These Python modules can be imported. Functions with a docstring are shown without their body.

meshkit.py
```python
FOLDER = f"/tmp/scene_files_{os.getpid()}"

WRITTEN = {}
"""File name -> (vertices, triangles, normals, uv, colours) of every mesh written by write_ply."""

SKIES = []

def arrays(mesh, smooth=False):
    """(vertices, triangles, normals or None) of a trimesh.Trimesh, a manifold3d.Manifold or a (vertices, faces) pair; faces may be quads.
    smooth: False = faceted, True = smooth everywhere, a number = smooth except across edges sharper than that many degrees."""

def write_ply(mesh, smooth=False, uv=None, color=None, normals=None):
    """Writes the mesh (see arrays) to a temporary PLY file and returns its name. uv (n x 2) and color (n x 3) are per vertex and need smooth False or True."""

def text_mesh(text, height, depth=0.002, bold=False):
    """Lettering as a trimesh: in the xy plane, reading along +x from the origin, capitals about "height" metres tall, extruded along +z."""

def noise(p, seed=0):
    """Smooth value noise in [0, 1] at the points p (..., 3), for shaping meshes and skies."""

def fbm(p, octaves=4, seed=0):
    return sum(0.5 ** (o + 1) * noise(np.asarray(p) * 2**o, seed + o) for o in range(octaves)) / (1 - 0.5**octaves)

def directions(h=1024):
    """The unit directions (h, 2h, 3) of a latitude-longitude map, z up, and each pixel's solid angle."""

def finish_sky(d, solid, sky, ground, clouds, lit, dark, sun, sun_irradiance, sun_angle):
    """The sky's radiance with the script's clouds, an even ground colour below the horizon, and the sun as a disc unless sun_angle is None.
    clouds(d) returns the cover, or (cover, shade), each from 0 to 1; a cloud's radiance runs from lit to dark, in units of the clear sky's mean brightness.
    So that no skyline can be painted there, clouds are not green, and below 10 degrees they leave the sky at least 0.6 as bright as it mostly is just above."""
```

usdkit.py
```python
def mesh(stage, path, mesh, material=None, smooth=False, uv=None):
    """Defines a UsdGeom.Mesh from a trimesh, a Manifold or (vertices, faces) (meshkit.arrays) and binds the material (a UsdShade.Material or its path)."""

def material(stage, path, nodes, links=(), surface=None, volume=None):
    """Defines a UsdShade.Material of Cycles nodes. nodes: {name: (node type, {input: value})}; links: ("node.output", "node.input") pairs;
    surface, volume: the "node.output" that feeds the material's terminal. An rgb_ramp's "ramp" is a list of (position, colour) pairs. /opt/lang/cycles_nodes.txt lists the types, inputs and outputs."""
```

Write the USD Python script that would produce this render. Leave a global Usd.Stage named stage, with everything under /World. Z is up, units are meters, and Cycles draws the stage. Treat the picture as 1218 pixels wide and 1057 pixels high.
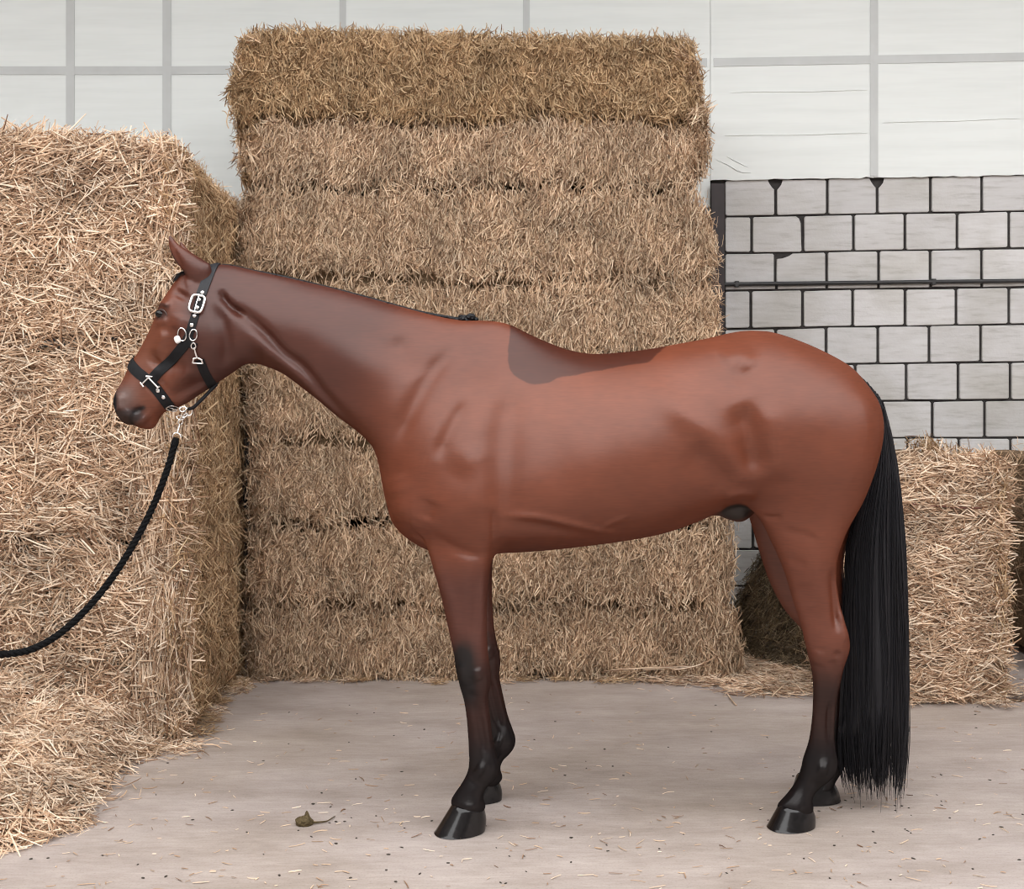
import math
import numpy as np
import trimesh
import usdkit
import meshkit
from pxr import Usd, UsdGeom, UsdLux, UsdShade, Gf, Sdf, Vt
from scipy import sparse, ndimage
from scipy.sparse.linalg import spsolve
from scipy.spatial import cKDTree
from scipy.interpolate import RBFInterpolator
import shapely

# ------------------------------------------------------------------ camera, sky, exposure
stage = Usd.Stage.CreateInMemory()
UsdGeom.SetStageUpAxis(stage, UsdGeom.Tokens.z)
UsdGeom.SetStageMetersPerUnit(stage, 1.0)
UsdGeom.Xform.Define(stage, '/World')
stage.SetDefaultPrim(stage.GetPrimAtPath('/World'))
F, CX, CY, H = 1525.0, 609.0, 440.0, 1.46          # focal length in pixels, principal point, eye height
cam = UsdGeom.Camera.Define(stage, '/World/camera')
cam.AddTranslateOp().Set(Gf.Vec3d(0, 0, H))
cam.AddRotateXYZOp().Set(Gf.Vec3f(90, 0, 0))
cam.CreateHorizontalApertureAttr(36.0)
cam.CreateFocalLengthAttr(36.0 * F / 1218.0)
cam.CreateVerticalApertureOffsetAttr(-(528.5 - CY) / 1218.0 * 36.0)
cam.CreateClippingRangeAttr(Gf.Vec2f(0.1, 500))
cam.CreateExposureAttr(0.24)

dome = UsdLux.DomeLight.Define(stage, '/World/sky')
dome.CreateIntensityAttr(1.0)
dome.CreateColorAttr(Gf.Vec3f(0.99, 0.985, 0.98))

# ------------------------------------------------------------------ helpers
RNG = np.random.default_rng(7)
taken = {}


def numbered(parent, name):
    k = taken.get((parent, name), -1) + 1
    taken[(parent, name)] = k
    return name if k == 0 else f'{name}_{k:03d}'


def tag(prim, label=None, category=None, group=None, kind=None):
    for k, v in (('label', label), ('category', category), ('group', group), ('kind', kind)):
        if v:
            prim.SetCustomDataByKey(k, v)
    return prim


def thing(name, label=None, category=None, group=None, kind=None, loc=(0, 0, 0)):
    x = UsdGeom.Xform.Define(stage, '/World/' + numbered('/World', name))
    x.AddTranslateOp().Set(Gf.Vec3d(*map(float, loc)))
    return tag(x.GetPrim(), label, category, group, kind)


def obj(name, mesh, mat, parent=None, smooth=30, label=None, **kw):
    root = '/World' if parent is None else str(parent.GetPath())
    m = usdkit.mesh(stage, f'{root}/{numbered(root, name)}', mesh, '/World/Looks/' + mat, smooth)
    return tag(m.GetPrim(), label, **kw)


def toned(prim, per_stalk, seed=0):
    """Gives every stalk or hair of a mesh (per_stalk points each) a tone of its own."""
    n = len(UsdGeom.Mesh(prim).GetPointsAttr().Get())
    tone = np.repeat(np.random.default_rng(seed).uniform(0, 1, n // per_stalk + 1), per_stalk)[:n]
    UsdGeom.PrimvarsAPI(prim).CreatePrimvar('tone', Sdf.ValueTypeNames.FloatArray, 'vertex').Set(Vt.FloatArray.FromNumpy(tone.astype(np.float32)))
    return prim


def at(px, py, d):
    """The point at depth d (metres from the camera) on the ray through a pixel of the photograph."""
    return np.array([(px - CX) / F * d, d, H - (py - CY) / F * d])


def X(px, d):
    return (px - CX) / F * d


def Z(py, d):
    return H - (py - CY) / F * d


def smooth_curve(p, n=8, closed=False):
    p = np.asarray(p, float)
    q = np.vstack([p[-1], p, p[:2]]) if closed else np.vstack([2 * p[0] - p[1], p, 2 * p[-1] - p[-2]])
    out, t = [], np.linspace(0, 1, n, endpoint=False)[:, None]
    for i in range(1, len(q) - 2):
        a, b, c, e = q[i - 1], q[i], q[i + 1], q[i + 2]
        out.append(0.5 * (2 * b + (c - a) * t + (2 * a - 5 * b + 4 * c - e) * t**2 + (3 * b - a - 3 * c + e) * t**3))
    if not closed:
        out.append(p[-1:])
    return np.vstack(out)


def tube(path, r, sides=8, caps=True, twist=0.0, squash=1.0, up=(0.0, 0.0, 1.0)):
    path = np.asarray(path, float)
    n = len(path)
    r = np.broadcast_to(np.asarray(r, float), n)
    t = np.gradient(path, axis=0)
    t /= np.linalg.norm(t, axis=1, keepdims=True) + 1e-12
    a = np.asarray(up, float) - t * (t @ np.asarray(up, float))[:, None]
    bad = np.linalg.norm(a, axis=1) < 1e-3
    a[bad] = np.cross(t[bad], [1.0, 0.2, 0.1])
    a /= np.linalg.norm(a, axis=1, keepdims=True)
    b = np.cross(t, a)
    ang = np.linspace(0, 2 * np.pi, sides, endpoint=False)
    v = path[:, None] + r[:, None, None] * (np.cos(ang)[None, :, None] * a[:, None] + squash * np.sin(ang)[None, :, None] * b[:, None])
    v = v.reshape(-1, 3)
    i, j = np.meshgrid(np.arange(n - 1), np.arange(sides), indexing='ij')
    j2 = (j + 1) % sides
    f = np.stack([i * sides + j, i * sides + j2, (i + 1) * sides + j2, (i + 1) * sides + j], -1).reshape(-1, 4)
    f = np.vstack([f[:, [0, 2, 1]], f[:, [0, 3, 2]]])
    if caps:
        v = np.vstack([v, path[0], path[-1]])
        k = np.arange(sides)
        k2 = (k + 1) % sides
        f = np.vstack([f, np.stack([k, k2, np.full(sides, n * sides)], 1), np.stack([(n - 1) * sides + k2, (n - 1) * sides + k, np.full(sides, n * sides + 1)], 1)])
    return trimesh.Trimesh(v, f, process=False)


def ring(center, ru, rv, u, v, r, n=28, sides=8, power=2.0):
    """A closed wire loop, round or squarish."""
    a = np.linspace(0, 2 * np.pi, n, endpoint=False)
    c, s = np.cos(a), np.sin(a)
    c, s = np.sign(c) * np.abs(c) ** (2 / power), np.sign(s) * np.abs(s) ** (2 / power)
    p = np.asarray(center) + ru * c[:, None] * np.asarray(u) + rv * s[:, None] * np.asarray(v)
    w = np.cross(u, v)
    w = w / np.linalg.norm(w)
    t = np.roll(p, -1, 0) - np.roll(p, 1, 0)
    t /= np.linalg.norm(t, axis=1, keepdims=True)
    b = np.cross(t, w)
    g = np.linspace(0, 2 * np.pi, sides, endpoint=False)
    vv = (p[:, None] + r * (np.cos(g)[None, :, None] * w + np.sin(g)[None, :, None] * b[:, None])).reshape(-1, 3)
    i, j = np.meshgrid(np.arange(n), np.arange(sides), indexing='ij')
    i2, j2 = (i + 1) % n, (j + 1) % sides
    f = np.stack([i * sides + j, i2 * sides + j, i2 * sides + j2, i * sides + j2], -1).reshape(-1, 4)
    m = trimesh.Trimesh(vv, np.vstack([f[:, [0, 1, 2]], f[:, [0, 2, 3]]]), process=False)
    m.fix_normals()
    return m


def box(lo, hi, bevel=0.0):
    lo, hi = np.asarray(lo, float), np.asarray(hi, float)
    m = trimesh.creation.box(hi - lo)
    if bevel:
        e = (hi - lo) / 2
        pts = []
        for k in range(3):
            q = np.array([[sx, sy, sz] for sx in (-1, 1) for sy in (-1, 1) for sz in (-1, 1)]) * (e - bevel)
            q[:, k] = np.sign(q[:, k]) * e[k]
            pts.append(q)
        m = trimesh.convex.convex_hull(np.vstack(pts))
    m.apply_translation((lo + hi) / 2)
    return m


cat = trimesh.util.concatenate
MAT = lambda name, nodes, links, surface: usdkit.material(stage, '/World/Looks/' + name, nodes, links, surface)

# ------------------------------------------------------------------ materials


def straw_material(name, ramp, rough=0.55):
    MAT(name, {
        'g': ('geometry', {}), 'tone': ('attribute', {'attribute': 'tone'}),
        'r': ('rgb_ramp', {'ramp': ramp}),
        'n': ('noise_texture', {'scale': 4.5, 'detail': 4, 'roughness': 0.65}),
        'mr': ('map_range', {'from_min': 0.3, 'from_max': 0.7, 'to_min': 0.72, 'to_max': 1.22}),
        'hv': ('hsv', {'hue': 0.5, 'saturation': 1.0}),
        'p': ('principled_bsdf', {'roughness': rough, 'specular_ior_level': 0.35}),
        't': ('translucent_bsdf', {}), 'm': ('mix_closure', {'fac': 0.12}),
    }, [('tone.fac', 'r.fac'), ('g.position', 'n.vector'), ('n.fac', 'mr.value'), ('mr.result', 'hv.value'),
        ('r.color', 'hv.color'), ('hv.color', 'p.base_color'), ('hv.color', 't.color'), ('p.BSDF', 'm.closure1'), ('t.BSDF', 'm.closure2')], 'm.closure')


straw_material('straw_pale', [(0.0, (0.20, 0.105, 0.06)), (0.22, (0.46, 0.29, 0.18)), (0.6, (0.74, 0.54, 0.375)), (1.0, (0.95, 0.80, 0.64))])
straw_material('straw_gold', [(0.0, (0.18, 0.09, 0.042)), (0.3, (0.38, 0.23, 0.118)), (0.7, (0.57, 0.38, 0.215)), (1.0, (0.80, 0.60, 0.38))])
straw_material('hay_brown', [(0.0, (0.18, 0.10, 0.055)), (0.22, (0.42, 0.27, 0.165)), (0.6, (0.66, 0.465, 0.305)), (1.0, (0.95, 0.76, 0.56))])
straw_material('hay_gold', [(0.0, (0.16, 0.083, 0.038)), (0.25, (0.33, 0.20, 0.10)), (0.65, (0.50, 0.325, 0.175)), (1.0, (0.80, 0.585, 0.36))])
straw_material('hay_shade_tint', [(0.0, (0.05, 0.034, 0.02)), (0.5, (0.14, 0.095, 0.055)), (0.85, (0.26, 0.18, 0.10)), (1.0, (0.48, 0.36, 0.22))])  # darkened hay: paints in the shade on the heap beside the tall stack
for nm, a, b in (('packed_straw', (0.13, 0.078, 0.045), (0.30, 0.20, 0.12)), ('packed_hay', (0.11, 0.07, 0.04), (0.27, 0.185, 0.11))):  # core tones kept dark to paint shade into the gaps between stalks
    MAT(nm, {'g': ('geometry', {}), 'n': ('noise_texture', {'scale': 60, 'detail': 5, 'distortion': 1.5}), 'r': ('rgb_ramp', {'ramp': [(0.3, a), (0.7, b)]}),
             'b': ('bump', {'strength': 0.8, 'distance': 0.02}), 'p': ('principled_bsdf', {'roughness': 0.8, 'specular_ior_level': 0.15})},
        [('g.position', 'n.vector'), ('n.fac', 'r.fac'), ('r.color', 'p.base_color'), ('n.fac', 'b.height'), ('b.normal', 'p.normal')], 'p.BSDF')

MAT('concrete_floor', {
    'g': ('geometry', {}), 'map': ('mapping', {'scale': (1.0, 2.6, 1)}), 'n1': ('noise_texture', {'scale': 2.2, 'detail': 6, 'roughness': 0.62}),
    'map2': ('mapping', {'scale': (9, 48, 1)}), 'n2': ('noise_texture', {'scale': 1.3, 'detail': 5, 'roughness': 0.7}),
    'n3': ('noise_texture', {'scale': 140, 'detail': 3}), 'n4': ('noise_texture', {'scale': 0.9, 'detail': 3}),
    'r1': ('rgb_ramp', {'ramp': [(0.28, (0.30, 0.255, 0.225)), (0.5, (0.378, 0.328, 0.300)), (0.72, (0.44, 0.388, 0.36))]}),
    'r2': ('rgb_ramp', {'ramp': [(0.3, (0.86, 0.85, 0.84)), (0.55, (1, 1, 1)), (0.75, (1.09, 1.09, 1.09))]}),
    'r3': ('rgb_ramp', {'ramp': [(0.25, (0.82, 0.81, 0.8)), (0.45, (1, 1, 1)), (0.8, (1.05, 1.05, 1.05))]}),
    'r4': ('rgb_ramp', {'ramp': [(0.35, (0.93, 0.90, 0.86)), (0.65, (1.04, 1.03, 1.05))]}),
    'm1': ('mix_color', {'blend_type': 'multiply', 'fac': 1.0}), 'm2': ('mix_color', {'blend_type': 'multiply', 'fac': 1.0}), 'm3': ('mix_color', {'blend_type': 'multiply', 'fac': 1.0}),
    'b': ('bump', {'strength': 0.25, 'distance': 0.004}), 'p': ('principled_bsdf', {'roughness': 0.62, 'specular_ior_level': 0.3})},
    [('g.position', 'map.vector'), ('map.vector', 'n1.vector'), ('g.position', 'map2.vector'), ('map2.vector', 'n2.vector'), ('g.position', 'n3.vector'), ('g.position', 'n4.vector'),
     ('n1.fac', 'r1.fac'), ('n2.fac', 'r2.fac'), ('n3.fac', 'r3.fac'), ('n4.fac', 'r4.fac'),
     ('r1.color', 'm1.a'), ('r2.color', 'm1.b'), ('m1.result', 'm2.a'), ('r3.color', 'm2.b'), ('m2.result', 'm3.a'), ('r4.color', 'm3.b'), ('m3.result', 'p.base_color'),
     ('n2.fac', 'b.height'), ('b.normal', 'p.normal')], 'p.BSDF')

MAT('block_face', {
    'g': ('geometry', {}), 'o': ('object_info', {}), 'map': ('mapping', {'scale': (3, 3, 22)}), 'n': ('noise_texture', {'scale': 2.0, 'detail': 5, 'roughness': 0.65}),
    'n2': ('noise_texture', {'scale': 3.1, 'detail': 4}), 'n3': ('noise_texture', {'scale': 70, 'detail': 2}),
    'r': ('rgb_ramp', {'ramp': [(0.22, (0.44, 0.425, 0.405)), (0.45, (0.60, 0.585, 0.575)), (0.75, (0.665, 0.655, 0.65))]}),
    'r2': ('rgb_ramp', {'ramp': [(0.3, (0.86, 0.85, 0.82)), (0.6, (1.03, 1.03, 1.04))]}),
    'mr': ('map_range', {'from_min': 0, 'from_max': 1, 'to_min': 0.90, 'to_max': 1.06}),
    'm1': ('mix_color', {'blend_type': 'multiply', 'fac': 1.0}), 'hv': ('hsv', {}),
    'b': ('bump', {'strength': 0.3, 'distance': 0.003}), 'p': ('principled_bsdf', {'roughness': 0.75, 'specular_ior_level': 0.2})},
    [('g.position', 'map.vector'), ('map.vector', 'n.vector'), ('g.position', 'n2.vector'), ('g.position', 'n3.vector'), ('n.fac', 'r.fac'), ('n2.fac', 'r2.fac'),
     ('r.color', 'm1.a'), ('r2.color', 'm1.b'), ('o.random', 'mr.value'), ('mr.result', 'hv.value'), ('m1.result', 'hv.color'), ('hv.color', 'p.base_color'),
     ('n3.fac', 'b.height'), ('b.normal', 'p.normal')], 'p.BSDF')


def plain(name, color, rough=0.5, metallic=0.0, spec=0.5, coat=0.0, coat_rough=0.1, noise=0.0, nscale=30.0, bump=0.0):
    if not noise and not bump:
        return MAT(name, {'p': ('principled_bsdf', {'base_color': color, 'roughness': rough, 'metallic': metallic, 'specular_ior_level': spec, 'coat_weight': coat, 'coat_roughness': coat_rough})}, [], 'p.BSDF')
    c = np.array(color)
    return MAT(name, {'g': ('geometry', {}), 'n': ('noise_texture', {'scale': nscale, 'detail': 4, 'roughness': 0.6}),
                      'r': ('rgb_ramp', {'ramp': [(0.3, tuple(c * (1 - noise))), (0.7, tuple(c * (1 + noise)))]}),
                      'b': ('bump', {'strength': bump, 'distance': 0.002}),
                      'p': ('principled_bsdf', {'roughness': rough, 'metallic': metallic, 'specular_ior_level': spec, 'coat_weight': coat, 'coat_roughness': coat_rough})},
               [('g.position', 'n.vector'), ('n.fac', 'r.fac'), ('r.color', 'p.base_color'), ('n.fac', 'b.height'), ('b.normal', 'p.normal')], 'p.BSDF')


plain('mortar', (0.05, 0.046, 0.045), 0.9, spec=0.1, noise=0.3, nscale=25, bump=0.5)
MAT('white_sheet', {
    'g': ('geometry', {}), 'map': ('mapping', {'scale': (0.5, 1, 7)}), 'n': ('noise_texture', {'scale': 2.4, 'detail': 5, 'roughness': 0.6}), 'n2': ('noise_texture', {'scale': 0.8, 'detail': 2}),
    'r': ('rgb_ramp', {'ramp': [(0.3, (0.775, 0.805, 0.79)), (0.6, (0.83, 0.86, 0.845))]}),
    'b': ('bump', {'strength': 0.35, 'distance': 0.012}), 'p': ('principled_bsdf', {'roughness': 0.6, 'specular_ior_level': 0.25})},
    [('g.position', 'map.vector'), ('map.vector', 'n.vector'), ('n.fac', 'r.fac'), ('r.color', 'p.base_color'), ('g.position', 'n2.vector'), ('n2.fac', 'b.height'), ('b.normal', 'p.normal')], 'p.BSDF')
plain('joint_tape', (0.56, 0.575, 0.57), 0.5, noise=0.05, nscale=6)
plain('dark_steel', (0.022, 0.012, 0.013), 0.5, noise=0.3, nscale=12)
plain('pipe_grey', (0.03, 0.03, 0.032), 0.45, noise=0.2, nscale=20)
plain('roof_sheet', (0.30, 0.31, 0.32), 0.6, noise=0.1, nscale=2)
plain('added_wall', (0.22, 0.21, 0.20), 0.8, noise=0.15, nscale=3)
plain('webbing_black', (0.006, 0.006, 0.0075), 0.6, spec=0.25, noise=0.3, nscale=400, bump=0.5)
plain('webbing_padded', (0.013, 0.0135, 0.017), 0.5, spec=0.3, noise=0.2, nscale=300, bump=0.3)
plain('chrome', (0.86, 0.85, 0.84), 0.16, 1.0)
plain('rope_black', (0.006, 0.006, 0.0065), 0.85, spec=0.12, noise=0.5, nscale=500, bump=0.8)
plain('dung', (0.085, 0.062, 0.03), 0.8, spec=0.2, noise=0.5, nscale=160, bump=0.9)
plain('dark_debris', (0.06, 0.05, 0.042), 0.9, spec=0.1)
plain('twine', (0.16, 0.055, 0.04), 0.7)

# ------------------------------------------------------------------ setting
floor_prim = obj('floor', box((-16, -12, -0.2), (16, 9, 0.0)), 'concrete_floor', smooth=False, kind='structure')

WALL_A, WALL_B = 7.36, -0.035                      # the back wall's plane: y = WALL_A + WALL_B * x


def on_wall(px, py, off=0.0):
    """Where the ray through a pixel meets the back wall (off: this far in front of it)."""
    d = (WALL_A - off) / (1 - WALL_B * (px - CX) / F)
    return at(px, py, d)


def wall_piece(px, py, thick, off=0.0, bevel=0.0):
    """A slab on the wall with the outline px, py (its front face), slightly bevelled."""
    front = np.array([on_wall(a, b, off) for a, b in zip(px, py)])
    c = front.mean(0)
    n = np.array([WALL_B, -1, 0.0])
    n /= np.linalg.norm(n)
    if bevel:
        shr = front.copy()
        nx = np.roll(front, -1, 0)
        pv = np.roll(front, 1, 0)
        d1, d2 = nx - front, pv - front
        d1 /= np.linalg.norm(d1, axis=1, keepdims=True)
        d2 /= np.linalg.norm(d2, axis=1, keepdims=True)
        s = d1 + d2
        shr = front + bevel * s / np.maximum(np.linalg.norm(s, axis=1, keepdims=True), 0.5) * 1.2
        pts = [shr, front - n * bevel, front - n * thick]
    else:
        pts = [front, front - n * thick]
    k = len(front)
    v = np.vstack(pts + [pts[0].mean(0)[None], pts[-1].mean(0)[None]])
    f = []
    for r in range(len(pts) - 1):
        for i in range(k):
            j = (i + 1) % k
            f += [[r * k + i, r * k + j, (r + 1) * k + j], [r * k + i, (r + 1) * k + j, (r + 1) * k + i]]
    e = len(pts) * k
    for i in range(k):
        j = (i + 1) % k
        f += [[e, j, i], [e + 1, (len(pts) - 1) * k + i, (len(pts) - 1) * k + j]]
    m = trimesh.Trimesh(v, f, process=False)
    m.fix_normals()
    return m


wall = thing('wall_back', 'back wall of pale concrete blocks below large white insulation sheets', kind='structure')
SHEET_BOTTOM = lambda px: 214.2 - 0.0185 * (px - 862)
# backing that carries mortar, blocks and sheets
zt = 5.2
pts = []
for x in (-6.0, 7.5):
    y = WALL_A + WALL_B * x + 0.012
    pts += [(x, y, 0), (x, y, zt), (x, y + 0.25, 0), (x, y + 0.25, zt)]
obj('mortar', trimesh.convex.convex_hull(np.array(pts)), 'mortar', wall, smooth=False, label='dark grey mortar between the blocks')

# block courses: (y of the joint below at px 1040, slope); the vertical joints as measured in the photograph
joints = [(210.9, -0.0175), (254.4, -0.0182), (298.4, -0.0176), (338.5, -0.0115), (343.4, -0.0125), (388.3, -0.0163), (432.8, -0.0147), (477.0, -0.0080), (521.0, -0.002), (564.6, 0.0), (608.6, 0.0), (653.0, 0.0), (697.0, 0.0), (741.0, 0.0), (763.0, 0.0)]
starts = {0: 922.6, 1: 893.8, 2: 922.8, 3: 922.8, 4: 893.2, 5: 921.9, 6: 895.0, 7: 925.5, 8: 896.0, 9: 924.0, 10: 896.0, 11: 924.0, 12: 896.0, 13: 924.0}
brng = np.random.default_rng(21)
chips = {(0, 922.6): 'both', (0, 1045.5): 'both', (1, 955.0): 'left', (2, 922.8): 'top', (4, 1140.0): 'small'}
PITCH = 61.5
for row in range(len(joints) - 1):
    (ya, sa), (yb, sb) = joints[row], joints[row + 1]
    top = lambda x: ya + sa * (min(x, 1300) - 1040)
    bot = lambda x: yb + sb * (min(x, 1300) - 1040)
    g = 1.7                                        # half a joint, in pixels of the photograph
    gt = 1.6
    xs = [862.6]
    x = starts[row]
    while x < 1560:
        xs.append(x + brng.normal(0, 0.5))
        x += PITCH + 0.006 * (x - 1040)
    xs = np.array(xs)
    left = np.array([[722.0, 784.0, 845.5], [722.0, 753.0, 815.0, 845.5]][row % 2])
    for a_, b_ in [(p + g, q - g) for p, q in zip(left[:-1], left[1:])] + [(xs[i] + (0.3 if i == 0 else g), xs[i + 1] - g) for i in range(len(xs) - 1)]:
        a, b = a_, b_
        if b - a < 8:
            continue
        wob = brng.normal(0, 0.35, 4)
        thin = row == 3
        t0, t1 = (1.0, 1.2) if not thin else (-0.6, 1.1)
        c0 = (a, top(a) + t0 + wob[0])
        c1 = (b, top(b) + t0 + wob[1])
        c2 = (b, bot(b) - t1 + wob[2])
        c3 = (a, bot(a) - t1 + wob[3])
        q = 1.6 if not thin else 0.4
        out = [(c0[0] + q, c0[1]), (c1[0] - q, c1[1]), (c1[0], c1[1] + q), (c2[0], c2[1] - q), (c2[0] - q, c2[1]), (c3[0] + q, c3[1]), (c3[0], c3[1] - q), (c0[0], c0[1] + q)]
        nearest = lambda x, key: abs(x - key) < 6
        if row == 0 and (nearest(b, 921) or nearest(b, 1043)):
            out[1:3] = [(b - 7.5, c1[1]), (b - 6.5, c1[1] + 5), (b - 3.5, c1[1] + 9), (b - 0.3, c1[1] + 11.5)]
        if row == 0 and (nearest(a, 924) or nearest(a, 1047)):
            out = [(a + 6.5, c0[1])] + out[1:7] + [(a, c0[1] + 11.5), (a + 1.5, c0[1] + 10), (a + 5.5, c0[1] + 6)]
        if row == 1 and nearest(b, 953.5):
            out[1:3] = [(b - 6.5, c1[1]), (b - 3, c1[1] + 2.5), (b - 1, c1[1] + 8)]
        if row == 2 and nearest(a, 924):
            out = [(a + 19, c0[1])] + out[1:7] + [(a, c0[1] + 6.5), (a + 8, c0[1] + 5.8), (a + 15, c0[1] + 3.5)]
        if row == 6 and nearest(a, 1077):
            out = [(a + 2, c0[1])] + out[1:]
        proud = brng.normal(0, 0.0015)
        obj('block', wall_piece([p[0] for p in out], [p[1] for p in out], 0.05, off=0.003 + proud, bevel=0.003), 'block_face', wall, smooth=False)

# white insulation sheets with taped joints
tape_x = [(-285, None), (-40, None), (83.5, 10.0), (198.5, 10.5), (407.5, 7.5), (626, 8.0), (845.0, None), (1039.8, 9.3), (1258, 9.0), (1470, 9.0)]
H_TAPE = lambda px: 83.8 - 0.0002 * px - 0.0175 * max(px - 300, 0)
edges = [x for x, _ in tape_x]
srng = np.random.default_rng(3)
last_sheet = {}
for i in range(len(edges) - 1):
    a, b = edges[i] + 0.25, edges[i + 1] - 0.25
    lo = lambda x: SHEET_BOTTOM(x) if a > 700 else 246.0
    for up in (True, False):
        yt, ybm = (-330.0, H_TAPE) if up else (H_TAPE, lo)
        n = 24
        xs = np.linspace(a, b, n)
        bottom = np.array([ybm(x) + (srng.normal(0, 0.55) if not up else 0) for x in xs])
        topp = np.array([yt if np.isscalar(yt) else yt(x) for x in xs])
        px = np.concatenate([xs, xs[::-1]])
        py = np.concatenate([topp, bottom[::-1]])
        front = np.array([on_wall(u, w, 0.022) for u, w in zip(px, py)])
        # strips between upper and lower edge so that the slab keeps its ragged edge
        T, B = front[:n], front[n:][::-1]
        back = np.array([WALL_B, -1, 0.0]) * -0.02
        v = np.vstack([T, B, T + back, B + back])
        f = []
        for k in range(n - 1):
            for (p, q, r, s) in ((k, n + k, n + k + 1, k + 1), (2 * n + k, 2 * n + k + 1, 3 * n + k + 1, 3 * n + k), (n + k, 3 * n + k, 3 * n + k + 1, n + k + 1), (k, k + 1, 2 * n + k + 1, 2 * n + k)):
                f += [[p, q, r], [p, r, s]]
        for k in (0, n - 1):
            f += [[k, n + k, 3 * n + k], [k, 3 * n + k, 2 * n + k]]
        m = trimesh.Trimesh(v, f, process=False)
        m.fix_normals()
        last_sheet[(i, up)] = obj('sheet', m, 'white_sheet', wall, smooth=False)
for x, w in tape_x:
    if w:
        yb_ = SHEET_BOTTOM(x) - 1.5 if x > 700 else 244
        obj('joint_strip', wall_piece([x - w / 2, x + w / 2, x + w / 2, x - w / 2], [-330, -330, yb_, yb_], 0.004, off=0.027), 'joint_tape', wall, smooth=False)
xs = np.linspace(-285, 1470, 60)
pp = []
for seg in ((-285, 83.5), (83.5, 198.5), (198.5, 407.5), (407.5, 626), (626, 845), (845, 1039.8), (1039.8, 1258), (1258, 1470)):
    a, b = seg
    hw = 5.0
    obj('joint_strip', wall_piece([a + 4, b - 4, b - 4, a + 4], [H_TAPE(a) - hw, H_TAPE(b) - hw, H_TAPE(b) + hw, H_TAPE(a) + hw], 0.004, off=0.0262), 'joint_tape', wall, smooth=False)
# shallow creases where the sheet is folded
for (x0, y0, x1, y1) in ((868, 110, 1032, 107.5), (862, 161.5, 1033, 158.5), (1050, 146, 1215, 141)):
    a, b = on_wall(x0, y0, 0.024), on_wall(x1, y1, 0.024)
    path = a + (b - a) * np.linspace(0, 1, 20)[:, None]
    path[:, 2] += 0.002 * np.sin(np.linspace(0, 9, 20))
    r = np.full(20, 0.0028)
    r[[0, -1]] = 0.0005
    obj('fold', tube(path, r, 8), 'white_sheet', last_sheet[(6 if x0 < 1035 else 7, False)], smooth=60)
# crumpled lower corner of the sheet by the post
for (pts_, r0) in (([(852, 190), (866, 196), (880, 204), (893, 205)], 0.0035), ([(864, 186), (878, 193), (890, 199)], 0.003)):
    path = smooth_curve([on_wall(x, y, 0.024) for x, y in pts_], 6)
    r = r0 * np.sin(np.linspace(0.05, 3.1, len(path))) + 0.0005
    obj('fold', tube(path, r, 8), 'white_sheet', last_sheet[(6, False)], smooth=60)

# pipe along the wall
pth = np.array([on_wall(x, 338.4 - 0.0115 * (x - 862) - 0.6, 0.022) for x in np.linspace(850, 1480, 30)])
pipe = thing('wall_pipe', 'dark conduit pipe running level along the block wall above the horse', 'pipe', kind=None)
obj('pipe', tube(pth, 0.0108, 12), 'pipe_grey', pipe)
for x in (876, 1110, 1340):
    c = on_wall(x, 338.0 - 0.0115 * (x - 862), 0.012)
    obj('pipe_clip', box(c - [0.012, 0.02, 0.017], c + [0.012, 0.014, 0.017], 0.003), 'pipe_grey', pipe)

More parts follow.
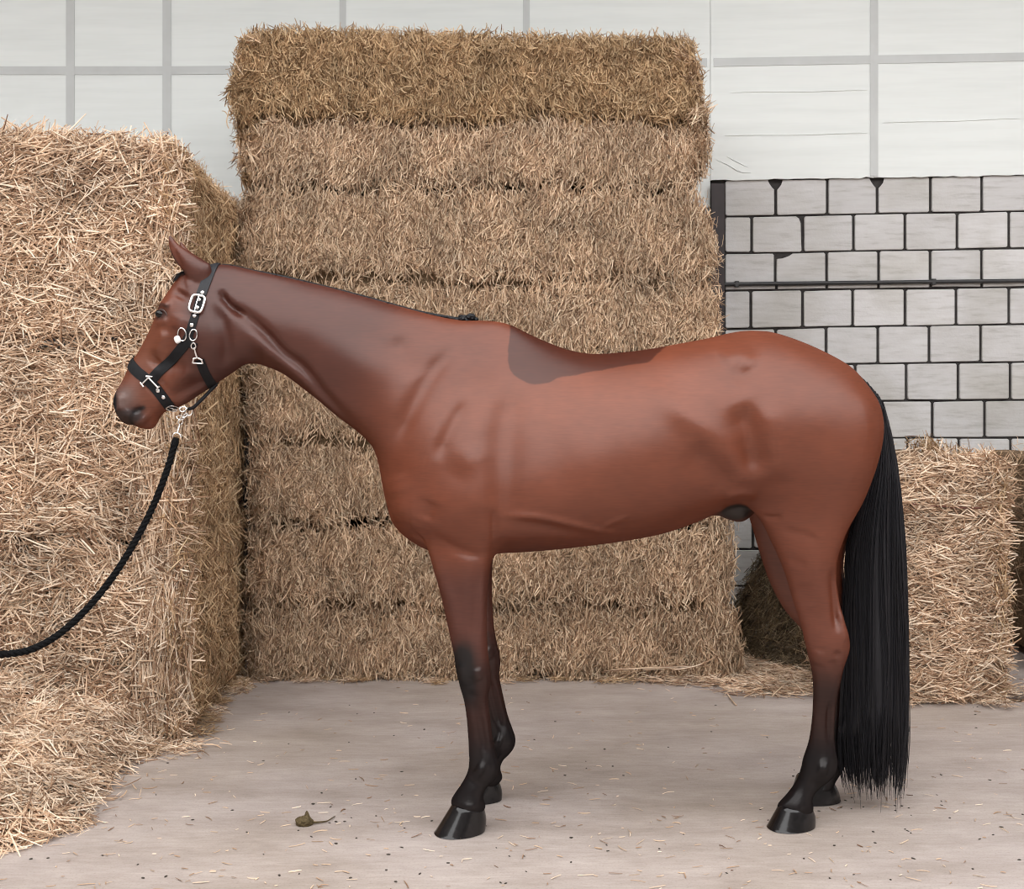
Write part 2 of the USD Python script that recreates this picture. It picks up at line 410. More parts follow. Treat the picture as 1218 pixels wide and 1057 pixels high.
# steel post where the block wall begins
post = thing('steel_post', 'dark steel post at the left end of the block wall, beside the tall bale stack', 'post')
a, b = on_wall(846, 216, 0.06), on_wall(861.8, 216, 0.06)
zt = a[2]
y0 = a[1]
obj('flange', box((a[0], y0 - 0.004, 0), (b[0], y0 + 0.006, zt - 0.01), 0.001), 'dark_steel', post)
obj('web', box(((a[0] + b[0]) / 2 - 0.004, y0 + 0.006, 0), ((a[0] + b[0]) / 2 + 0.004, y0 + 0.03, zt - 0.01)), 'dark_steel', post)
obj('base_plate', box((a[0] - 0.03, y0 - 0.01, 0), (b[0] + 0.03, y0 + 0.02, 0.012), 0.002), 'dark_steel', post)

# unseen roof and walls added to shape the sky light, open above the horse
for nm, lo_, hi_ in (('wall_left', (-7.3, -9.0, 0), (-7.0, 7.4, 5.2)), ('wall_right', (8.0, -9.0, 0), (8.3, 7.0, 5.2)), ('wall_front', (-7.0, -9.3, 0), (8.0, -9.0, 5.6))):
    obj(nm, box(lo_, hi_), 'added_wall', smooth=False, kind='structure')
obj('ceiling', trimesh.convex.convex_hull(np.array([(x, y, z + t) for x in (-9, 9) for y, z in ((4.5, 5.1), (8.2, 4.7)) for t in (0, 0.08)])), 'roof_sheet', smooth=False, kind='structure')  # roof edge placed to shade the bales and back wall

# ------------------------------------------------------------------ straw


def stalks(rng, n, size, length, width, mean_dir, spread, tilt, depth, curl=0.15, segs=3, flat=0.45, both=True):
    """A patch of n loose stalks in the xy plane (z out of the bale): every stalk is a thin three-sided blade of its own."""
    L = rng.uniform(*length, n) * rng.choice([0.55, 1.0, 1.0, 1.25], n)
    ang = mean_dir + rng.normal(0, spread, n) + np.pi * rng.integers(0, 2, n)
    til = rng.normal(0, tilt, n)
    c = np.stack([rng.uniform(-0.5, 0.5, n) * np.broadcast_to(size, 2)[0], rng.uniform(-0.5, 0.5, n) * np.broadcast_to(size, 2)[1], rng.uniform(*depth, n)], 1)
    d = np.stack([np.cos(ang) * np.cos(til), np.sin(ang) * np.cos(til), np.sin(til)], 1)
    up = np.array([0, 0, 1.0]) + rng.normal(0, 0.5, (n, 3))
    s = np.cross(d, up)
    s /= np.linalg.norm(s, axis=1, keepdims=True)
    u = np.cross(s, d)
    bend, bend2 = rng.normal(0, curl, n) * L, rng.normal(0, curl * 0.5, n) * L
    w = rng.uniform(*width, n)
    rows = []
    for k in range(segs + 1):
        t = k / segs - 0.5
        p = c + d * (t * L)[:, None] + s * (bend * (t * t - 0.08))[:, None] + u * (bend2 * (t * t - 0.08))[:, None]
        taper = (1.0 - 0.35 * abs(t) * 2)
        rows.append(np.stack([p + s * (w * taper / 2)[:, None], p - s * (w * taper / 2)[:, None], p + u * (w * flat * taper)[:, None]], 1))
    v = np.stack(rows, 1).reshape(n, -1, 3)
    f = []
    for k in range(segs):
        for j in range(3):
            j2 = (j + 1) % 3
            f += [[3 * k + j, 3 * (k + 1) + j, 3 * (k + 1) + j2], [3 * k + j, 3 * (k + 1) + j2, 3 * k + j2]]
    f = np.array(f)
    m = 3 * (segs + 1)
    return v.reshape(-1, 3), (f[None] + m * np.arange(n)[:, None, None]).reshape(-1, 3)


PROTO = {}
FIVE = ('hay', 'hay_top', 'hay_band', 'hay_band_top', 'fringe')


def prototypes(kind, builder, material, count):
    PROTO[kind] = (builder, material, count)


HALF_PI = np.pi / 2
prototypes('coarse', lambda r: stalks(r, 62, 0.15, (0.06, 0.17), (0.0042, 0.0085), 0.0, 0.55, 0.26, (-0.045, 0.02), 0.05), 'straw_pale', 8)
prototypes('coarse_any', lambda r: stalks(r, 62, 0.15, (0.05, 0.15), (0.0042, 0.008), 0.0, 1.6, 0.28, (-0.045, 0.022), 0.06), 'straw_pale', 8)
prototypes('coarse_flat', lambda r: stalks(r, 60, (0.2, 0.07), (0.06, 0.16), (0.0042, 0.008), 0.0, 0.3, 0.2, (-0.04, 0.018), 0.05), 'straw_pale', 5)
prototypes('coarse_hang', lambda r: stalks(r, 60, 0.14, (0.10, 0.24), (0.0045, 0.0078), HALF_PI, 0.17, 0.08, (-0.015, 0.022), 0.04), 'straw_pale', 6)
prototypes('coarse_gold', lambda r: stalks(r, 62, 0.15, (0.05, 0.14), (0.004, 0.007), HALF_PI, 0.7, 0.28, (-0.045, 0.018), 0.10), 'straw_gold', 6)
prototypes('hay', lambda r: stalks(r, 92, 0.13, (0.03, 0.085), (0.0034, 0.0062), HALF_PI, 0.62, 0.36, (-0.04, 0.018), 0.34, segs=4), 'hay_brown', 8)
prototypes('hay_top', lambda r: stalks(r, 92, 0.13, (0.03, 0.085), (0.0034, 0.0062), HALF_PI, 0.7, 0.36, (-0.04, 0.018), 0.34, segs=4), 'hay_gold', 8)
prototypes('hay_band', lambda r: stalks(r, 70, (0.2, 0.05), (0.05, 0.12), (0.0034, 0.006), 0.0, 0.30, 0.16, (-0.03, 0.022), 0.22, segs=4), 'hay_brown', 6)
prototypes('hay_band_top', lambda r: stalks(r, 70, (0.2, 0.05), (0.05, 0.12), (0.0034, 0.006), 0.0, 0.30, 0.16, (-0.03, 0.022), 0.22, segs=4), 'hay_gold', 6)
prototypes('fringe', lambda r: stalks(r, 14, 0.16, (0.04, 0.11), (0.0026, 0.0042), HALF_PI, 1.2, 0.6, (-0.01, 0.02), 0.35, segs=4), 'hay_brown', 4)
prototypes('loose', lambda r: stalks(r, 90, 0.2, (0.05, 0.15), (0.0035, 0.0065), 0.0, 1.6, 0.16, (-0.015, 0.02), 0.14), 'straw_pale', 6)
prototypes('loose_gold', lambda r: stalks(r, 90, 0.2, (0.05, 0.14), (0.0035, 0.0065), 0.0, 1.6, 0.18, (-0.015, 0.02), 0.2), 'straw_gold', 5)
prototypes('loose_dark', lambda r: stalks(r, 80, 0.2, (0.05, 0.14), (0.0035, 0.0065), 0.0, 1.6, 0.25, (-0.02, 0.025), 0.2), 'hay_shade_tint', 4)
prototypes('sparse', lambda r: stalks(r, 14, 0.2, (0.03, 0.11), (0.003, 0.0058), 0.0, 1.6, 0.05, (-0.004, 0.006), 0.2), 'straw_pale', 6)


def frame(n, up=(0, 0, 1.0)):
    """Rotations (3x3, columns x, y, z) with z = n and y as near to up as can be."""
    n = n / np.linalg.norm(n, axis=1, keepdims=True)
    up = np.broadcast_to(np.asarray(up, float), n.shape).copy()
    bad = np.abs((n * up).sum(1)) > 0.95
    up[bad] = (0, 1.0, 0)
    x = np.cross(up, n)
    x /= np.linalg.norm(x, axis=1, keepdims=True)
    return np.stack([x, np.cross(n, x), n], 2)


def spin(rng, R, sd):
    a = rng.normal(0, sd, len(R)) + np.pi * rng.integers(0, 2, len(R))
    c, s, o, l = np.cos(a), np.sin(a), np.zeros(len(R)), np.ones(len(R))
    return R @ np.stack([np.stack([c, -s, o], 1), np.stack([s, c, o], 1), np.stack([o, o, l], 1)], 1)


made_protos = {}


def scatter(parent, name, layers, rng, label=None, **kw):
    """One PointInstancer of stalk patches. layers: (kind, positions, rotations, scales)."""
    root = '/World' if parent is None else str(parent.GetPath())
    path = f'{root}/{numbered(root, name)}'
    pi = UsdGeom.PointInstancer.Define(stage, path)
    targets, pos, quat, sc, idx = [], [], [], [], []
    for kind, p, R, s in layers:
        if len(p) == 0:
            continue
        builder, material, count = PROTO[kind]
        if kind not in made_protos:
            made_protos[kind] = []
            for k in range(count):
                m = usdkit.mesh(stage, f'{path}/{kind}_{k}', builder(np.random.default_rng(hash_of(kind) + k)), '/World/Looks/' + material)
                toned(m.GetPrim(), 15 if kind in FIVE else 12, k)
                made_protos[kind].append(m.GetPath())
        base = len(targets)
        targets += made_protos[kind]
        idx.append(base + rng.integers(0, count, len(p)))
        pos.append(p)
        T = np.tile(np.eye(4), (len(p), 1, 1))
        T[:, :3, :3] = R
        quat.append(np.array([trimesh.transformations.quaternion_from_matrix(t) for t in T]))
        sc.append(np.broadcast_to(np.asarray(s, float).reshape(-1, 1), (len(p), 3)))
    pi.CreatePrototypesRel().SetTargets(targets)
    pi.CreatePositionsAttr(Vt.Vec3fArray.FromNumpy(np.vstack(pos).astype(np.float32)))
    pi.CreateOrientationsAttr(Vt.QuathArray([Gf.Quath(float(a), float(b), float(c), float(d)) for a, b, c, d in np.vstack(quat)]))
    pi.CreateScalesAttr(Vt.Vec3fArray.FromNumpy(np.vstack(sc).astype(np.float32)))
    pi.CreateProtoIndicesAttr(Vt.IntArray.FromNumpy(np.concatenate(idx).astype(np.int32)))
    return tag(pi.GetPrim(), label, **{'kind': 'stuff', **kw})


def hash_of(s):
    return sum(ord(c) * 31**i for i, c in enumerate(s)) % 100003


class Bale:
    """A pressed bale as a rounded, lumpy block. warp(p) shifts points of the block (x, y, z in metres)."""

    def __init__(self, lo, hi, r=0.07, seed=0, lump=0.025, warp=None):
        self.lo, self.hi, self.r, self.seed, self.lump, self.warp = np.array(lo, float), np.array(hi, float), r, seed, lump, warp

    def surface(self, p, n0):
        """The surface point and normal for a point p of the box's surface."""
        c, e = (self.lo + self.hi) / 2, (self.hi - self.lo) / 2
        q = np.clip(p - c, -(e - self.r), e - self.r)
        n = (p - c) - q
        ln = np.linalg.norm(n, axis=1, keepdims=True)
        n = np.where(ln > 1e-6, n / np.maximum(ln, 1e-6), n0)
        s = c + q + n * self.r
        k = (meshkit.fbm(s * 3.3 + self.seed * 7.1, 3, seed=self.seed) - 0.5) * 2 * self.lump
        s = s + n * k[:, None]
        if self.warp is not None:
            s = s + self.warp(s, n)
        s[:, 2] = np.maximum(s[:, 2], 0.004)
        return s, n

    def faces(self):
        for ax in range(3):
            for sg in (-1, 1):
                yield ax, sg

    def core(self, step=0.05, inset=0.035):
        parts = []
        for ax, sg in self.faces():
            u, v = [a for a in range(3) if a != ax]
            nu, nv = (max(2, int((self.hi - self.lo)[a] / step)) for a in (u, v))
            gu, gv = np.meshgrid(np.linspace(self.lo[u], self.hi[u], nu + 1), np.linspace(self.lo[v], self.hi[v], nv + 1), indexing='ij')
            p = np.zeros((gu.size, 3))
            p[:, u], p[:, v] = gu.ravel(), gv.ravel()
            p[:, ax] = self.hi[ax] if sg > 0 else self.lo[ax]
            n0 = np.zeros(3)
            n0[ax] = sg
            s, n = self.surface(p, n0)
            s -= n * inset
            i, j = np.meshgrid(np.arange(nu), np.arange(nv), indexing='ij')
            a = i * (nv + 1) + j
            f = np.stack([a, a + nv + 1, a + nv + 2, a + 1], -1).reshape(-1, 4)
            parts.append(trimesh.Trimesh(s, np.vstack([f[:, [0, 1, 2]], f[:, [0, 2, 3]]]), process=False))
        m = cat(parts)
        m.merge_vertices(digits_vertex=5)
        m.fix_normals()
        return m

    def points(self, rng, ax, sg, step, margin=0.0, sub=None):
        """Jittered points on one face: (positions, normals). sub: (lo, hi) limits the box in which they lie."""
        u, v = [a for a in range(3) if a != ax]
        lo, hi = self.lo.copy(), self.hi.copy()
        if sub is not None:
            lo, hi = np.maximum(lo, sub[0]), np.minimum(hi, sub[1])
        lo, hi = lo + margin, hi - margin
        nu, nv = (max(1, int(round((hi - lo)[a] / step))) for a in (u, v))
        gu, gv = np.meshgrid((np.arange(nu) + 0.5) / nu, (np.arange(nv) + 0.5) / nv, indexing='ij')
        gu, gv = gu.ravel() + rng.uniform(-0.5, 0.5, gu.size) / nu, gv.ravel() + rng.uniform(-0.5, 0.5, gv.size) / nv
        p = np.zeros((gu.size, 3))
        p[:, u], p[:, v] = lo[u] + np.clip(gu, 0, 1) * (hi - lo)[u], lo[v] + np.clip(gv, 0, 1) * (hi - lo)[v]
        p[:, ax] = self.hi[ax] if sg > 0 else self.lo[ax]
        n0 = np.zeros(3)
        n0[ax] = sg
        return self.surface(p, n0)


# ---- tall stack of four hay bales at the back
SF = 6.03                                           # depth of its front
seams = [812, 625, 430, 226, 37]
mids = [720, 528, 333, 143]
prof_l = {0: (283, 276), 1: (284, 280), 2: (281, 281), 3: (285, 270)}
prof_r = {0: (888, 880), 1: (880, 868), 2: (862, 846), 3: (838, 846)}
stack_labels = ['bottom bale of the tall hay stack behind the horse, resting on the floor',
                'second bale from the floor in the tall hay stack behind the horse',
                'third bale from the floor in the tall hay stack, level with the horse\'s back',
                'golden topmost bale of the tall hay stack in front of the white sheets']
right_edge = smooth_curve([(20, 822), (45, 832), (80, 836), (120, 843), (160, 849), (190, 843), (216, 833), (245, 842), (275, 854), (305, 861), (350, 861), (400, 858), (450, 862), (540, 874), (600, 878), (655, 880), (685, 878), (704, 870), (725, 877), (760, 884), (790, 889), (815, 887)], 6)
left_edge = smooth_curve([(20, 298), (45, 288), (80, 277), (110, 272), (130, 271), (146, 276), (170, 281), (220, 283), (300, 280), (450, 288), (520, 293), (620, 295), (720, 291), (815, 292)], 6)
for b in range(4):
    rng = np.random.default_rng(100 + b)
    z0, z1, zm = Z(seams[b], SF), Z(seams[b + 1], SF), Z(mids[b], SF)
    xl, xr = X(282, SF), X(862, SF)

    def warp(s, n, zm=zm, z0=z0, z1=z1):
        py = CY + (H - s[:, 2]) * F / SF
        er, el = X(np.interp(py, right_edge[:, 0], right_edge[:, 1]), SF), X(np.interp(py, left_edge[:, 0], left_edge[:, 1]), SF)
        t = np.clip((s[:, 0] - xl) / (xr - xl), -0.1, 1.1)
        out = np.zeros_like(s)
        out[:, 0] = (1 - t) * (el + 0.028 - xl) + t * (er - 0.036 - xr)
        groove = -0.022 * np.exp(-((s[:, 2] - zm - 0.012 * np.sin(s[:, 0] * 5)) / 0.016) ** 2) + 0.018 * np.exp(-((s[:, 2] - zm - 0.055) / 0.04) ** 2)
        seam = -0.02 * np.exp(-((s[:, 2] - z0) / 0.02) ** 2)
        out += n * (groove + seam)[:, None] * np.array([0.6, 1.0, 0.0])
        tilt = np.clip((s[:, 2] - 2.6) / 0.5, 0, 1) * -0.055 * t
        out[:, 2] += tilt
        return out

    bale = Bale((xl, SF, z0), (xr, SF + 1.17, z1), r=0.05 if b < 3 else 0.06, seed=b + 1, lump=0.022, warp=warp)
    t = thing('hay_bale', stack_labels[b], 'hay bale', group='bales of the tall hay stack')
    obj('core', bale.core(), 'packed_hay', t, smooth=60)
    kind, band = ('hay_top', 'hay_band_top') if b == 3 else ('hay', 'hay_band')
    lay = []
    for ax, sg, step in ((1, -1, 0.044), (0, -1, 0.06), (0, 1, 0.06), (2, 1, 0.07)):
        if ax == 2 and b < 3:
            continue
        p, n = bale.points(rng, ax, sg, step)
        if ax == 1:
            wave = 0.012 * np.sin(p[:, 0] * 5)
            keep = (np.abs(p[:, 2] - zm - wave) > 0.058) & (p[:, 2] - z0 > 0.058) & ((z1 - p[:, 2] > 0.045) | (b == 3))
            keep |= rng.uniform(0, 1, len(p)) < 0.05
            p, n = p[keep], n[keep]
        if b == 3 and ax == 1:
            topmost = p[:, 2] > zm
            for kk, msk in (('hay_top', topmost), ('hay', ~topmost)):
                lay.append((kk, p[msk], spin(rng, frame(n[msk]), 0.3), rng.uniform(0.8, 1.1, msk.sum())))
        else:
            lay.append((kind, p, spin(rng, frame(n), 0.3), rng.uniform(0.8, 1.1, len(p))))
    # bands of straw laid level just above each seam
    for zc, bk in ((zm, band), (z0, 'hay_band')):
        for rep in range(2):
            p, n = bale.points(rng, 1, -1, 0.06, sub=((xl, -9, zc + 0.02), (xr, 99, zc + 0.065)))
            p[:, 2] += 0.012 * np.sin(p[:, 0] * 5)
            lay.append((bk, p - n * 0.004, spin(rng, frame(n), 0.10), rng.uniform(0.6, 0.95, len(p))))
    # wisps that stand off the edges
    for ax, sg, step in ((0, 1, 0.10), (0, -1, 0.12), (1, -1, 0.30)):
        p, n = bale.points(rng, ax, sg, step)
        if ax == 0:
            msk = p[:, 1] < SF + 0.25
            p, n = p[msk], n[msk]
        lay.append(('fringe', p, spin(rng, frame(n), 0.5), rng.uniform(0.5, 0.9, len(p))))
    if b == 3:
        p, n = bale.points(rng, 2, 1, 0.14, sub=((xl, SF, -9), (xr, SF + 0.3, 9)))
        lay.append(('fringe', p - n * 0.012, spin(rng, frame(n), 0.5), rng.uniform(0.4, 0.65, len(p))))
    scatter(t, 'stalks', lay, rng)

# ---- left stack of three straw bales, close to the camera
LF = 5.03
lseams = [887, 640, 404, 163]
left_labels = ['lowest straw bale of the left stack, behind the loose straw and the hanging rope',
               'middle straw bale of the left stack, behind the horse\'s muzzle and the rope\'s upper end',
               'topmost straw bale of the left stack, beside the horse\'s forehead and ears']
for b in range(3):
    rng = np.random.default_rng(200 + b)
    z0, z1 = max(0.0, Z(lseams[b], LF)), Z(lseams[b + 1], LF)
    xl, xr = -2.62, X(213, LF) + 0.012

    def warp(s, n, z1=z1, z0=z0, b=b):
        out = np.zeros_like(s)
        if b == 2:
            t = np.clip((s[:, 0] + 1.75) / 0.45, 0, 1)
            back = np.clip((s[:, 1] - LF) / 1.1, 0, 1)
            up = np.clip((s[:, 2] - z0) / (z1 - z0), 0, 1)
            out[:, 2] -= up * (0.03 * t + 0.10 * back * t)
            out[:, 2] += up * 0.03 * np.clip((-1.75 - s[:, 0]) / 0.3, 0, 1)
            out[:, 0] -= 0.03 * up * (1 - back) * np.clip((s[:, 0] + 1.9) / 0.5, 0, 1)
        out[:, 0] -= 0.018 * np.clip((s[:, 1] - LF) / 1.2, 0, 1)
        return out

    bale = Bale((xl, LF, z0), (xr, LF + 1.2, z1), r=0.06 if b < 2 else 0.075, seed=20 + b, lump=0.035, warp=warp)
    t = thing('straw_bale', left_labels[b], 'straw bale', group='bales of the left straw stack')
    obj('core', bale.core(), 'packed_straw', t, smooth=60)
    lay = []
    p, n = bale.points(rng, 1, -1, 0.052)
    low_, high_ = p[:, 2] - z0, z1 - p[:, 2]
    keep = ((low_ > 0.05) | (b == 0)) & ((high_ > 0.045) | (b == 2)) | (rng.uniform(0, 1, len(p)) < 0.06)
    p, n = p[keep], n[keep]
    pick = rng.uniform(0, 1, len(p)) < 0.6
    edge = (p[:, 0] > xr - 0.17) & (rng.uniform(0, 1, len(p)) < 0.45) & (p[:, 2] < (z1 - 0.17 if b == 2 else 9))
    for kk, msk, sd in (('coarse', pick & ~edge, 0.5), ('coarse_any', ~pick & ~edge, 0.6), ('coarse_hang', edge, 0.12)):
        lay.append((kk, p[msk], spin(rng, frame(n[msk]), sd), rng.uniform(0.75, 1.1, msk.sum())))
    for zc in ([z0] if b else []):
        q, m_ = bale.points(rng, 1, -1, 0.07, sub=((xl, -9, zc + 0.02), (xr, 99, zc + 0.08)))
        lay.append(('coarse_flat', q, spin(rng, frame(m_), 0.12), rng.uniform(0.7, 1.0, len(q))))
    p, n = bale.points(rng, 0, 1, 0.058)
    lay.append(('coarse_gold', p, spin(rng, frame(n), 0.4), rng.uniform(0.7, 1.0, len(p))))  # side face in darker straw, its shade put into the colour
    if b == 2:
        p, n = bale.points(rng, 2, 1, 0.065)
        lay.append(('coarse_any', p, spin(rng, frame(n), 1.0), rng.uniform(0.8, 1.0, len(p))))
        # a sheaf of long stalks hanging down the corner beside the horse's forehead
        for k in range(44):
            py = rng.uniform(238, 400)
            px = 196 + (395 - py) * 0.06 - (py - 195) * 0.07 + rng.normal(0, 9)
            c = at(px, py, LF - 0.02 - 0.03 * rng.uniform())
            lay.append(('coarse_hang', c[None], spin(rng, frame(np.array([[0.15, -1, 0.0]])), 0.06), np.array([rng.uniform(0.6, 0.95)])))
    for ax, sg, step in ((0, 1, 0.14), (2, 1, 0.2)):
        if ax == 2 and b < 2:
            continue
        p, n = bale.points(rng, ax, sg, step)
        lay.append(('fringe', p, spin(rng, frame(n), 0.5), rng.uniform(0.6, 1.0, len(p))))
    scatter(t, 'stalks', lay, rng)

# ---- right: upright straw bales behind the tail
RF = 5.62
right = [((X(992, RF), RF, 0.0), (X(1196, RF), RF + 1.2, Z(546, RF)), 'pale straw bale standing on end behind the horse\'s tail', 31),
         ((X(1236, 6.3), 6.15, 0.0), (X(1236, 6.3) + 0.85, 7.1, Z(540, 6.3)), 'shaded straw bale at the right edge, behind the gap beside the pale bale', 32)]
for k, (lo, hi, lab, seed) in enumerate(right):
    rng = np.random.default_rng(300 + k)
    bale = Bale(lo, hi, r=0.055, seed=seed, lump=0.028)
    t = thing('straw_bale', lab, 'straw bale')
    obj('core', bale.core(), 'packed_straw', t, smooth=60)
    lay = []
    for ax, sg, step in ((1, -1, 0.052), (0, 1, 0.07), (0, -1, 0.07), (2, 1, 0.07)):
        p, n = bale.points(rng, ax, sg, step)
        kk = ('coarse' if k == 0 else 'coarse_any') if ax != 2 else 'coarse_gold'
        lay.append((kk, p, spin(rng, frame(n), 0.30 if k == 0 else 0.6), rng.uniform(0.75, 1.0, len(p))))
    p, n = bale.points(rng, 0, 1, 0.15)
    lay.append(('fringe', p, spin(rng, frame(n), 0.5), rng.uniform(0.6, 1.0, len(p))))
    scatter(t, 'stalks', lay, rng)
    if k == 0:
        tw = smooth_curve([at(1050, 594, RF - 0.018), at(1085, 599, RF - 0.022), at(1120, 602, RF - 0.02), at(1160, 604, RF - 0.018), at(1196, 600, RF + 0.0)], 8)
        obj('twine', tube(tw, 0.0032, 6), 'twine', t, smooth=60, label='dark red baling twine across the front')


# ---- heaps of loose straw
def heap(name, label, outline, height, kinds, seed, material, step=0.1, scale=(0.7, 1.0), group=None, core=True):
    """A mound of loose straw over the outline (x, y); height(x, y) gives its top."""
    rng = np.random.default_rng(seed)
    poly = shapely.Polygon(outline).buffer(0)
    x0, y0, x1, y1 = poly.bounds
    g = 0.05
    gx, gy = np.meshgrid(np.arange(x0, x1 + g, g), np.arange(y0, y1 + g, g), indexing='ij')
    inside = np.array([poly.buffer(-0.05).contains(shapely.Point(a, b)) for a, b in zip(gx.ravel(), gy.ravel())]).reshape(gx.shape)
    edge = np.array([poly.exterior.distance(shapely.Point(a, b)) for a, b in zip(gx.ravel(), gy.ravel())]).reshape(gx.shape)

    def hz(x, y):
        n = meshkit.fbm(np.stack([x * 5, y * 5, np.zeros_like(x) + seed], -1), 3)
        return np.maximum(height(x, y) * (0.75 + 0.5 * n), 0.0)

    z = hz(gx, gy) * np.clip(edge / 0.12, 0, 1) ** 0.7
    v = np.stack([gx, gy, z + 0.001], -1).reshape(-1, 3)
    ny = gx.shape[1]
    i, j = np.nonzero(inside[:-1, :-1] & inside[1:, :-1] & inside[:-1, 1:] & inside[1:, 1:])
    a = i * ny + j
    f = np.vstack([np.stack([a, a + ny, a + ny + 1], 1), np.stack([a, a + ny + 1, a + 1], 1)])
    top = trimesh.Trimesh(v, f, process=False)
    low = top.copy()
    low.vertices[:, 2] = 0.0005
    low.invert()
    t = thing(name, label, 'straw', group=group, kind='stuff')
    m = cat([top, low])
    m.remove_unreferenced_vertices()
    if core:
        obj('core', m, material, t, smooth=True)
    n = max(4, int(poly.area / step**2))
    p = []
    while len(p) < n:
        q = rng.uniform((x0, y0), (x1, y1))
        if poly.contains(shapely.Point(*q)):
            p.append(q)
    p = np.array(p)
    ed = np.array([poly.exterior.distance(shapely.Point(*q)) for q in p])
    pz = hz(p[:, 0], p[:, 1]) * np.clip(ed / 0.12, 0, 1) ** 0.7
    e = 0.03
    nx = -(hz(p[:, 0] + e, p[:, 1]) - hz(p[:, 0] - e, p[:, 1])) / (2 * e)
    nyy = -(hz(p[:, 0], p[:, 1] + e) - hz(p[:, 0], p[:, 1] - e)) / (2 * e)
    nn = np.stack([nx, nyy, np.ones(n)], 1)
    lay = []
    which = rng.integers(0, len(kinds), n)
    for k, kind in enumerate(kinds):
        msk = which == k
        R = spin(rng, frame(nn[msk], (0, 1, 0)), 1.2)
        lay.append((kind, np.column_stack([p[msk], pz[msk] + (0.016 if core else 0.008)]), R, rng.uniform(*scale, msk.sum())))
    scatter(t, 'stalks', lay, rng)
    return t


def ground(px, py):
    d = H * F / (py - CY)
    return X(px, d), d


g = ground
heap('loose_straw', 'big pile of loose straw at the lower left, in front of the left stack',
     [(-2.6, 3.75), g(0, 1012), g(72, 996), g(105, 950), g(140, 912), g(175, 890), (-1.40, 4.99), (-1.6, 5.06), (-2.6, 5.06)],
     lambda x, y: np.clip((-1.32 - x) * 0.42, 0, 0.30) * np.clip((y - 3.7) / 0.5, 0, 1) + 0.012, ['loose', 'loose', 'coarse_any'], 401, 'packed_straw', 0.05, (0.7, 1.0))
heap('loose_straw', 'thin litter of straw along the foot of the left stack\'s corner',
     [(-1.45, 4.85), g(175, 897), g(240, 886), g(258, 850), g(288, 822), g(296, 808), g(280, 802), (-1.36, 6.1), (-1.30, 5.04), (-1.45, 5.0)],
     lambda x, y: 0.012 + 0 * x, ['loose', 'loose_gold', 'sparse'], 402, 'packed_straw', 0.07, (0.4, 0.7), core=False)
heap('loose_straw', 'low strip of straw litter along the foot of the tall hay stack',
     [g(275, 816), g(330, 811), g(420, 813), g(540, 813), g(640, 811), g(720, 811), g(800, 810), g(860, 811), g(890, 806), (1.05, 6.10), (-1.3, 6.10)],
     lambda x, y: 0.010 + 0 * x, ['loose_gold', 'sparse', 'loose'], 403, 'packed_hay', 0.06, (0.35, 0.55), core=False)
heap('loose_straw', 'pale loose straw on the floor between the tall hay stack and the pale bale',
     [g(738, 808), g(800, 811), g(850, 819), g(905, 826), g(960, 829), g(1010, 833), (1.45, 5.75), (1.42, 6.5), (1.10, 6.5), (1.04, 6.1)],
     lambda x, y: 0.012 + 0 * x, ['loose', 'sparse'], 404, 'packed_straw', 0.062, (0.6, 0.95), core=False)
heap('loose_straw', 'straw litter spread along the foot of the pale bale at the right',
     [g(985, 834), g(1060, 838), g(1140, 839), g(1225, 842), g(1330, 838), g(1330, 800), (2.25, 5.75), (1.4, 5.75)],
     lambda x, y: 0.035 + 0 * x, ['loose', 'loose', 'sparse'], 405, 'packed_straw', 0.06, (0.55, 0.85))
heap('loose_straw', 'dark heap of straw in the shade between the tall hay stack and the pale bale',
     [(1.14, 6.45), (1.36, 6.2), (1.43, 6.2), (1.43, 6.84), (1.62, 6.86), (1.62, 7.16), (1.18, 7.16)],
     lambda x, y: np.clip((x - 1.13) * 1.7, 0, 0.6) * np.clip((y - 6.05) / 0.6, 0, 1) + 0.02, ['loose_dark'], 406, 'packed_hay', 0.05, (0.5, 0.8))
heap('loose_straw', 'few thin stray stalks on the concrete before the lower left pile',
     [g(0, 1020), g(75, 1008), g(130, 962), g(170, 925), g(235, 905), g(280, 880), g(235, 885), g(180, 893), g(140, 912), g(100, 950), g(70, 995)],
     lambda x, y: 0.0 * x, ['sparse'], 407, 'packed_straw', 0.16, (0.6, 1.0), core=False)

# ---- straw and dirt specks scattered on the concrete
rng = np.random.default_rng(500)
parts_v, parts_f, off = [], [], 0
v, f = stalks(rng, 700, 1.0, (0.010, 0.042), (0.0024, 0.0048), 0.0, 0.9, 0.03, (0.0, 0.0), 0.2)
m = 12
v = v.reshape(700, m, 3)
cen = v.mean(1)
spots = []
while len(spots) < 700:
    px, py = rng.uniform(-60, 1280), 815 + 245 * rng.uniform() ** 0.8
    spots.append((px, py))
spots[:6] = [(235, 902), (275, 868), (390, 868), (705, 858), (1075, 860), (740, 1010)]
gp = np.array([(*ground(a, b), 0.0035) for a, b in spots])
v = v - cen[:, None] + gp[:, None]
scraps = obj('straw_scraps', trimesh.Trimesh(v.reshape(-1, 3), f, process=False), 'straw_pale', smooth=False, label='short pale straw scraps scattered over the concrete floor', category='straw', kind='stuff')
toned(scraps, 12, 5)
specks = []
